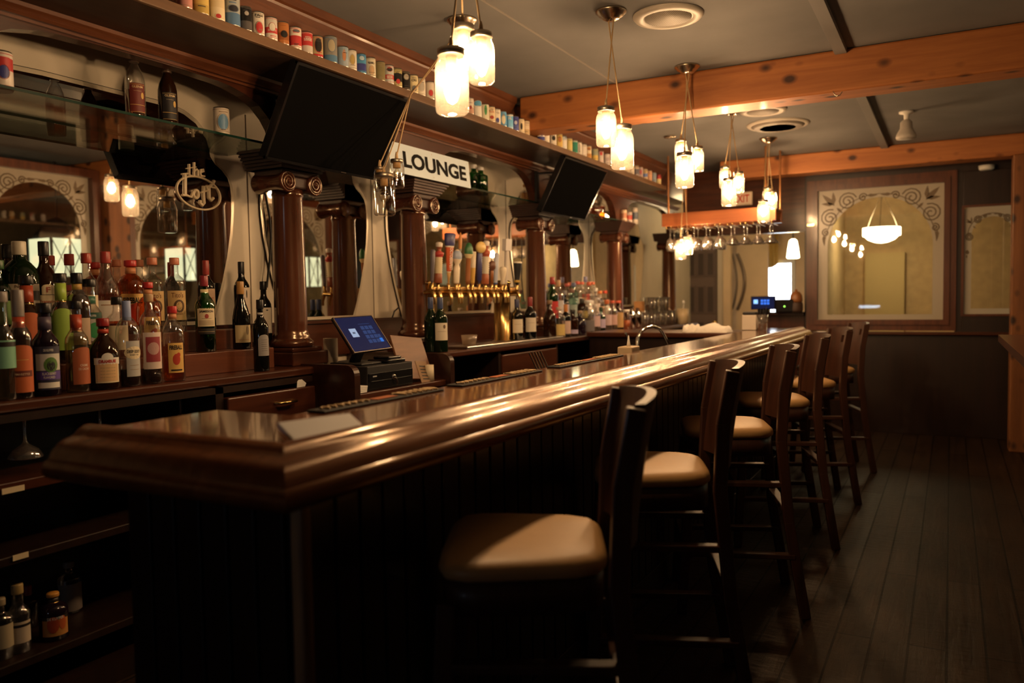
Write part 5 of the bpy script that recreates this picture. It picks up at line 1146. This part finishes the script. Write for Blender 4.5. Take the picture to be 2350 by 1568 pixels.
tumbler(-2.68, p.y, 1.0665, .042, .052, .065, thin('frosted plastic cup', (.7, .6, .5), .2, .45, (.7, .58, .46), .05, .3), 'plastic_tub', 'small frosted plastic tub standing on the drip tray', 'tub')

# ================================================================== order screen, drawer and papers
X0 = -2.47
A, B_, C_, D_ = px(764, 729, 0, -2.60), px(858, 724, 0, -2.62), px(893, 799, 0, -2.50), px(812, 811, 0, -2.48)
cx = (A+B_+C_+D_)/4; uu = ((B_-A)+(C_-D_)).normalized(); vv = ((A-D_)+(B_-C_)).normalized(); vv = (vv-uu*vv.dot(uu)).normalized(); nn = uu.cross(vv)
if nn.x < 0: nn = -nn
hw, hh = ((B_-A).length+(C_-D_).length)/4, ((A-D_).length+(B_-C_).length)/4
t = thing('order_screen', 'tilted touch screen till showing a dark blue number pad', 'till', (cx.x, cx.y, 1.04))
MB().obox(cx-nn*.008, (uu, vv, nn), (hw, hh, .008)).build('housing', BLACKG, t, bevel=.004)
f3 = lambda u, v: cx+uu*u+vv*v+nn*.0012
b = MB(); b.add([f3(-hw*.95, -hh*.94), f3(hw*.95, -hh*.94), f3(hw*.95, hh*.94), f3(-hw*.95, hh*.94)], [(0, 1, 2, 3)])
e = MB()
def key(b_, u, v, w, h, m): b_.add([cx+uu*(u-w)+vv*(v-h)+nn*.0018, cx+uu*(u+w)+vv*(v-h)+nn*.0018, cx+uu*(u+w)+vv*(v+h)+nn*.0018, cx+uu*(u-w)+vv*(v+h)+nn*.0018], [(0, 1, 2, 3)], m)
for i in range(3):
    for j in range(4): key(b, hw*(.12+.22*i), hh*(.30-.26*j), hw*.09, hh*.10, 1)
key(b, hw*.74, hh*-.22, hw*.07, hh*.09, 1); key(b, hw*.74, hh*-.46, hw*.08, hh*.11, 3); key(b, hw*-.44, hh*.06, hw*.17, hh*.24, 2); key(b, hw*.3, hh*.52, hw*.3, hh*.012, 1)
key(b, hw*-.44, hh*.06, hw*.07, hh*.05, 4)
b.build('screen', [glow('screen blue', (.003, .008, .042), 1.0), glow('screen keys', (.02, .045, .14), 1.0), glow('screen white tile', (.42, .52, .72), .8), glow('screen blue key', (.02, .16, .62), 1.0), glow('screen grey', (.1, .12, .2), .5)], t)
fr = MB(); frame_rect(fr, lambda u, v, q: cx+uu*u+vv*v+nn*q, -hw+.004, hw-.004, -hh+.004, hh-.004, .004, -.010, .003); fr.build('frame', STEEL, t)
MB().bar(cx-nn*.02-vv*hh*.3, (cx.x-.06, cx.y, 1.05), .06, .03).box(cx.x-.15, cx.x+.05, cx.y-.08, cx.y+.08, 1.041, 1.053).build('stand', BLACKM, t, bevel=.006)
dy0, dy1 = 3.06, 3.43
t = thing('cash_drawer', 'black metal cash drawer with a silver lock under the order screen', 'cash drawer', (-2.6, (dy0+dy1)/2, .92))
MB().box(-2.86, -2.45, dy0, dy1, .922, 1.04).build('body', BLACKM, t, bevel=.004)
MB().box(-2.452, -2.444, dy0+.006, dy1-.006, .93, 1.005).box(-2.446, -2.442, dy0+.02, dy1-.02, .962, .968).build('front', BLACKG, t, bevel=.002)
p = px(905, 868, 0, -2.44)
MB().lathe([(.014, -.01), (.014, .006), (.010, .008), (0, .008)], 14, (-2.444, p.y, .975), 'X').tube([(-2.435, p.y+.004, .972), (-2.43, p.y+.012, .95), (-2.435, p.y+.016, .935)], .004, 6).build('lock', CHROME, t)
b = MB().box(-2.4445, -2.4435, dy0+.035, dy0+.065, .987, .993); b.build('badge', pm('grey print', (.4, .4, .4), .5), t)
t = MB().box(-2.60, -2.47, 3.25, 3.40, 1.0415, 1.06).box(-2.58, -2.48, 3.27, 3.38, 1.06, 1.074).build('card_reader', BLACKG, loc=(-2.55, 3.35, 1.0415), bevel=.006)
tag(t, 'flat black card reader lying on the cash drawer beside the order screen', 'card reader')
p = px(772, 800, 0, -2.72)
tumbler(-2.74, p.y-.02, .9205, .036, .036, .25, pm('beige paper tube', (.48, .38, .26), .6), 'paper_canister', 'tall beige paper canister behind the order screen', 'canister')
# clipboard leaning beside the drawer
a, b_, c, d = px(912, 779, 0, -2.56), px(988, 781, 0, -2.56), px(970, 868, 0, -2.475), px(905, 862, 0, -2.475)
cc = (a+b_+c+d)/4; u_ = ((b_-a)+(c-d)).normalized(); v_ = ((a-d)+(b_-c)).normalized(); v_ = (v_-u_*v_.dot(u_)).normalized(); n_ = u_.cross(v_); n_ = n_ if n_.x > 0 else -n_
t = thing('menu_board', 'pale wooden menu board leaning between the cash drawer and the tap side panel', 'menu', cc-v_*.15)
MB().obox(cc, (u_, v_, n_), ((b_-a).length/2*.92, ((a-d).length)/2, .006)).build('board', wood('pale menu wood', (.11, .042, .014), (.19, .075, .025), 'Y', .5, .0), t, bevel=.003)
b = MB().obox(cc+n_*.007-v_*.09+u_*.06, (u_, v_, n_), (.05, .07, .001))
for k_ in range(5): b.obox(cc+n_*.0085-v_*(.05+.018*k_)+u_*.065, (u_, v_, n_), (.03, .003, .0005), 1)
b.build('paper', [pm('tan print', (.26, .15, .07), .6), BLACKM], t)
p = px(962, 858, 0, -2.47)
tumbler(-2.475, 3.62, .9205, .026, .024, .085, pm('cream wax', (.78, .66, .46), .5), 'candle', 'short cream pillar candle between the cash drawer and the side panel', 'candle')
b = MB()
for k_ in range(4): b.obox((-2.452, 3.0+.002*k_, .926+.008*k_), ((1, 0, 0), (0, 1, 0), (0, 0, 1)), (.022, .030, .0035))
tag(b.build('receipt_stack', WHITEP, loc=(-2.452, 3.0, .9225)), 'small stack of white slips beside the cash drawer', 'paper stack')
p = px(691, 871, 0, -2.612)
b = MB().prism([(-.03, 0), (.022, 0), (.036, .014), (.004, .042), (-.018, .026)], lambda u, v, q: Vector((-2.612+q-.3*v, p.y+u, .966+v)), 0, .002)
tag(b.build('paper_scrap', pm('white scrap', (.6, .58, .54), .6), loc=(-2.612, p.y, .966)), 'crumpled white paper scrap poking out above the brass handled drawer', 'paper')
# black straw rack near the inner bar edge
p = px(1237, 845, 0, -1.62)
t = thing('straw_rack', 'black caddy with silver rods standing behind the bar edge', 'caddy', (-1.62, p.y, .98))
MB().box(-1.68, -1.56, p.y-.10, p.y+.10, .80, 1.03).build('holder', BLACKM, t, bevel=.01)
for k_ in range(5): MB().tube([(-1.58, p.y-.06+.028*k_, 1.0), (-1.63, p.y-.075+.028*k_, 1.115)], .0035, 6).build('rod', CHROME, t)
# sink unit and swan neck tap behind the bar
tag(MB().box(-1.80, -1.42, 1.6, 5.9, .10, .80).build('under_bar_unit', DARKW, loc=(-1.6, 3.7, .1), bevel=.01), 'dark low work unit fixed behind the bar under its inner edge', 'work unit')
F = lambda x, y: px(x, y, 0, -1.70)
q = [F(1462, 800), F(1463, 778), F(1470, 762), F(1483, 752), F(1500, 749), F(1514, 755), F(1524, 770), F(1533, 790), F(1540, 815)]
t = thing('swan_neck_tap', 'curved chrome swan neck tap rising behind the bar in front of the pint glasses', 'tap', (-1.70, q[-1].y, .80))
MB().tube(q[:-1]+[Vector((-1.70, q[-1].y, .80))], .011, 10).build('spout', CHROME, t)
q2 = [F(1436, 765), F(1441, 775), F(1442, 790), F(1443, 794), F(1462, 796)]
MB().tube(q2, .008, 8).build('lever', CHROME, t)
p = px(1426, 806, 0, -1.50)
t = thing('bar_caddy', 'small cream garnish box with a nozzle at the inner bar edge', 'caddy', (-1.47, p.y, 1.0))
MB().box(-1.50, -1.42, p.y-.06, p.y+.06, 1.03, 1.10).build('box', pm('cream plastic', (.60, .44, .27), .5), t, bevel=.006)
MB().lathe([(.012, 1.10), (.008, 1.12), (.003, 1.155), (0, 1.157)], 8, (-1.46, p.y, 0)).build('nozzle', WHITEM, t)

# ================================================================== far counters and glasses
PG = [(1462, 748, 0), (1478, 748, 0), (1494, 750, 0), (1508, 748, 0), (1521, 750, 0), (1535, 750, 0), (1487, 738, 1), (1503, 736, 1), (1530, 738, 1), (1545, 742, 0), (1559, 744, 0)]
for i, (x, y, st_) in enumerate(PG):
    X = -2.72 if st_ == 0 else -2.86
    p = px(x, 730, 0, X); z = 1.0505
    lab = 'clear pint glass in the cluster at the far end of the back bar'
    tumbler(X, p.y, z, .036, .046, .15, thin('pint glass', (.88, .87, .85), .03, .11, (.9, .85, .78), .18, .85), 'pint_glass', lab, 'glass', 'pint glasses at the far end')
    if st_ or i in (2, 4):
        tumbler(X, p.y, z+.151, .036, .046, .15, MATS['pint glass'], 'pint_glass', 'clear pint glass stacked on top of another at the far end of the back bar', 'glass', 'stacked pint glasses at the far end')
for x, lab in ((1450, 'nearer of two chrome cocktail shakers beside the stacked napkin boxes'), (1463, 'farther of two chrome cocktail shakers beside the stacked napkin boxes')):
    p = px(x, 740, 0, -2.66)
    tag(MB().lathe([(0, 0), (.036, 0), (.045, .13), (.044, .135), (.036, .165), (.02, .175), (.018, .20), (0, .202)], 22, (-2.66, p.y, 1.0505)).build('cocktail_shaker', CHROME, loc=(-2.66, p.y, 1.0505)), lab, 'cocktail shaker', 'cocktail shakers')
p = px(1437, 740, 0, -2.66)
t = thing('juice_bottle', 'clear juice bottle half full of orange red juice with a white cap', 'bottle', (-2.66, p.y, 1.0505))
MB().lathe([(0, 0), (.040, 0), (.044, .10), (.030, .15), (.030, .17)], 18, (-2.66, p.y, 1.0505)).build('body', GLASS, t)
MB().lathe([(0, .003), (.037, .003), (.041, .09), (0, .092)], 18, (-2.66, p.y, 1.0505)).build('juice', pm('orange red juice', (.50, .13, .04), .3), t)
MB().lathe([(.032, .168), (.032, .19), (0, .19)], 16, (-2.66, p.y, 1.0505)).build('cap', WHITEM, t)
p = px(1476, 720, 0, -2.95)
tag(MB().box(-3.04, -2.90, p.y-.10, p.y+.10, 1.0505, 1.20).build('napkin_box', pm('white carton', (.70, .62, .50), .6), loc=(-2.97, p.y, 1.0505), bevel=.003), 'white carton behind the pint glasses, lower of two stacked boxes', 'box')
tag(MB().box(-3.03, -2.91, p.y-.07, p.y+.07, 1.2005, 1.31).build('napkin_box', pm('orange carton', (.55, .27, .10), .6), loc=(-2.97, p.y, 1.2005), bevel=.003), 'small orange and white carton on top of the white carton', 'box')
p = px(1567, 722, 0, -2.62)
tumbler(-2.62, p.y, 1.0505, .055, .065, .17, pm('cream ceramic', (.66, .52, .32), .4), 'utensil_crock', 'cream crock holding a white spoon at the end of the back bar', 'crock')
tag(MB().tube([(-2.62, p.y-.02, 1.06), (-2.60, p.y-.035, 1.27)], [.006, .006], 6).lathe([(0, 1.265), (.016, 1.275), (.02, 1.29), (.012, 1.31), (0, 1.315)], 10, (-2.60, p.y-.036, 0)).build('spoon', WHITEM, loc=(-2.62, p.y-.02, 1.06)), 'white spoon standing in the cream crock', 'spoon')
# towels
def towel(x0, x1, yb, Y, h, seed, label):
    a, b_ = px(x0, yb, 1, Y), px(x1, yb, 1, Y); rnd = random.Random(seed); n, m = 16, 8; vs = []
    for j in range(m+1):
        for i in range(n+1):
            u, v = i/n, j/m; edge = min(u, 1-u, v, 1-v)
            hgt = h*min(1, (edge*7)**.6)*(1+.25*math.sin(u*9+seed)+.18*math.sin(v*11+u*5))
            vs.append((a.x+(b_.x-a.x)*u+.01*math.sin(v*9+seed), Y+.20*v+.012*math.sin(u*8+seed), 1.0795+max(0, hgt)))
    k = len(vs); vs += [(x, y, 1.079) for x, y, z in vs]
    q = lambda i, j: j*(n+1)+i; fs = []
    for j in range(m):
        for i in range(n): fs += [(q(i, j), q(i+1, j), q(i+1, j+1), q(i, j+1)), (k+q(i, j+1), k+q(i+1, j+1), k+q(i+1, j), k+q(i, j))]
    for i in range(n): fs += [(q(i, 0), k+q(i, 0), k+q(i+1, 0), q(i+1, 0)), (q(i+1, m), k+q(i+1, m), k+q(i, m), q(i, m))]
    for j in range(m): fs += [(q(0, j+1), k+q(0, j+1), k+q(0, j), q(0, j)), (q(n, j), k+q(n, j), k+q(n, j+1), q(n, j+1))]
    tag(MB().add(vs, fs, 0, True).build('bar_towel', CLOTH, loc=(a.x, Y, 1.079)), label, 'towel')
towel(1560, 1592, 762, 6.06, .045, 1, 'neatly folded white towel on the return counter, nearest the pint glasses')
towel(1595, 1672, 762, 6.04, .050, 4, 'crumpled white towel on the return counter beside the folded one')
p = px(1722, 758, 2, 1.079)
t = thing('napkin_holder', 'white napkin dispenser with a black lid at the far end of the bar', 'napkin holder', (p.x, p.y, 1.079))
MB().box(p.x-.055, p.x+.055, p.y-.05, p.y+.05, 1.081, 1.20).build('box', pm('white dispenser', (.70, .62, .52), .5), t, bevel=.005)
MB().box(p.x-.052, p.x+.052, p.y-.047, p.y+.047, 1.20, 1.225).build('lid', BLACKM, t, bevel=.01)
p = px(1749, 758, 2, 1.081)
tumbler(p.x, p.y, 1.081, .035, .045, .12, MATS['pint glass'], 'straw_glass', 'clear glass of black straws beside the napkin dispenser', 'glass')
b = MB()
for k_ in range(9):
    a = k_*2.4; b.tube([(p.x+.02*math.cos(a), p.y+.02*math.sin(a), 1.09), (p.x+.035*math.cos(a+.4), p.y+.035*math.sin(a+.4), 1.24+.01*(k_ % 3))], .0035, 5)
tag(b.build('straw_bunch', BLACKM, loc=(p.x, p.y, 1.09)), 'bunch of thin black straws standing in the clear glass', 'straws')
# hanging glass rack
YR = 7.45
x0, x1 = px(1520, 508, 1, YR).x, px(1781, 500, 1, YR).x
t = thing('glass_rack', 'wooden overhead rack hung on rods, with stemmed glasses upside down below it', 'glass rack', ((x0+x1)/2, YR, 2.0))
MB().box(x0, x1, YR-.02, YR+.02, 2.015, 2.135).box(x0, x1, YR+.28, YR+.32, 2.015, 2.135).box(x0, x1, YR+.02, YR+.28, 2.11, 2.13).build('board', wood('red rack wood', (.20, .055, .018), (.30, .095, .03), 'X', .4, .2), t, bevel=.004)
for xx in (x0+.06, x0+.14, x1-.09, x1-.02):
    MB().tube([(xx, YR+.0+(.30 if xx in (x0+.14, x1-.02) else 0), 2.13), (xx, YR+(.30 if xx in (x0+.14, x1-.02) else 0), HC)], .009, 8).build('rod', pm('copper rod', (.42, .19, .08), .35, .8), t)
ng = 9; brs = MB()
for k_ in range(ng):
    xx = x0+.06+(x1-x0-.12)*k_/(ng-1)
    for s in (-.022, .022): brs.tube([(xx+s, YR-.02, 1.995), (xx+s, YR+.30, 1.995)], .004, 6).tube([(xx+s, YR, 1.995), (xx+s, YR, 2.02)], .003, 6)
brs.build('wire_rails', BRASS, t)
WG = [(0, .002), (.034, .0), (.036, -.003), (.010, -.010), (.0045, -.018), (.0042, -.085), (.008, -.095), (.030, -.118), (.039, -.150), (.038, -.180), (.031, -.215), (.0295, -.215), (.0365, -.18), (.0375, -.15), (.029, -.12), (0, -.100)]
MG = [(0, .002), (.036, .0), (.037, -.003), (.010, -.010), (.005, -.018), (.005, -.10), (.010, -.112), (.055, -.175), (.0545, -.176), (.008, -.116), (0, -.113)]
wg0 = None
for k_ in range(ng):
    xx = x0+.06+(x1-x0-.12)*k_/(ng-1)
    for j in range(2):
        yy = YR+.05+.13*j
        prof = WG if k_ < 5 else MG
        lab = ('upside down wine glass hanging from the overhead rack near its lit end' if k_ < 5 else 'upside down cone shaped cocktail glass hanging at the other end of the overhead rack')
        o = MB().lathe(prof[::-1], 20, (xx, yy, 2.0)).build('wine_glass' if k_ < 5 else 'cocktail_glass', MATS['pint glass'], loc=(xx, yy, 2.0)); tag(o, lab, 'glass', 'wine glasses on the overhead rack' if k_ < 5 else 'cocktail glasses on the overhead rack')
# glasses hanging under the near worktop
for x, y, X, lab in ((58, 1025, -2.72, 'upside down coupe glass hanging in shadow under the worktop, largest in view'), (230, 985, -2.80, 'upside down glass in shadow under the worktop behind the bar end'), (415, 960, -2.80, 'upside down glass in shadow under the worktop nearest the brass handled drawer')):
    p = px(x, y, 0, X); zt = .985
    prof = [(0, 0), (.036, 0), (.037, -.003), (.010, -.010), (.005, -.018), (.005, -.08), (.012, -.092), (.040, -.11), (.054, -.135), (.0535, -.137), (.038, -.113), (0, -.096)]
    tag(MB().lathe(prof[::-1], 22, (X, p.y, zt)).build('coupe_glass', MATS['pint glass'], loc=(X, p.y, zt)), lab, 'glass', 'coupe glasses under the worktop')
t = thing('under_shelf_glass_rail', 'row of dark rails under the worktop holding the coupe glasses', 'glass rack', (-2.8, 1.3, .985))
b = MB()
for y in (.9, 1.45, 1.62, 1.8, 1.98, 2.2): b.box(-3.05, -2.66, y-.03, y-.012, .985, 1.01).box(-3.05, -2.66, y+.012, y+.03, .985, 1.01)
b.build('rails', DARKW, t)
# second till in the far opening
q = px(1750, 697, 1, 8.35)
t = thing('order_screen', 'small glowing blue till screen in the far opening beside the etched window', 'till', (q.x, 8.38, 1.18))
MB().box(q.x-.12, q.x+.12, 8.37, 8.40, 1.21, 1.345).box(q.x-.05, q.x+.05, 8.39, 8.50, 1.181, 1.215).build('housing', BLACKG, t, bevel=.005)
b = MB().box(q.x-.11, q.x+.11, 8.366, 8.369, 1.22, 1.335)
for k_ in range(6): b.box(q.x-.02+.03*(k_ % 3), q.x+.002+.03*(k_ % 3), 8.363, 8.366, 1.262+.028*(k_//3), 1.282+.028*(k_//3), 1)
b.box(q.x-.09, q.x-.05, 8.363, 8.366, 1.27, 1.31, 2); b.build('screen', [MATS['screen blue'], glow('far keys', (.04, .16, .75), 1.6), glow('far tile', (.25, .5, 1.0), 1.8)], t)
q = px(1801, 703, 1, 8.4)
t = thing('receipt_printer', 'black receipt printer with a green light beside the far till', 'printer', (q.x, 8.42, 1.18))
MB().box(q.x-.09, q.x+.09, 8.38, 8.52, 1.181, 1.31).build('body', BLACKG, t, bevel=.01)
MB().lathe([(.008, 0), (0, -.006)], 10, (q.x, 8.379, 1.24), 'Y').build('indicator', glow('green led', (.35, .9, .1), 3.0), t)
q = px(1828, 690, 1, 8.4)
t = thing('wooden_keg', 'small dark brown domed jar on the far opening ledge against the etched window frame', 'jar', (q.x-.01, 8.42, 1.18))
MB().lathe([(0, 0), (.06, 0), (.066, .02), (.064, .09), (.052, .10)], 20, (q.x-.01, 8.44, 1.181)).build('body', pm('dark wicker', (.05, .025, .015), .6), t)
MB().lathe([(.058, .10), (.062, .12), (.056, .17), (.035, .20), (.012, .21), (.012, .225), (0, .23)], 20, (q.x-.01, 8.44, 1.181)).build('lid', pm('brown lid', (.26, .10, .03), .35), t)
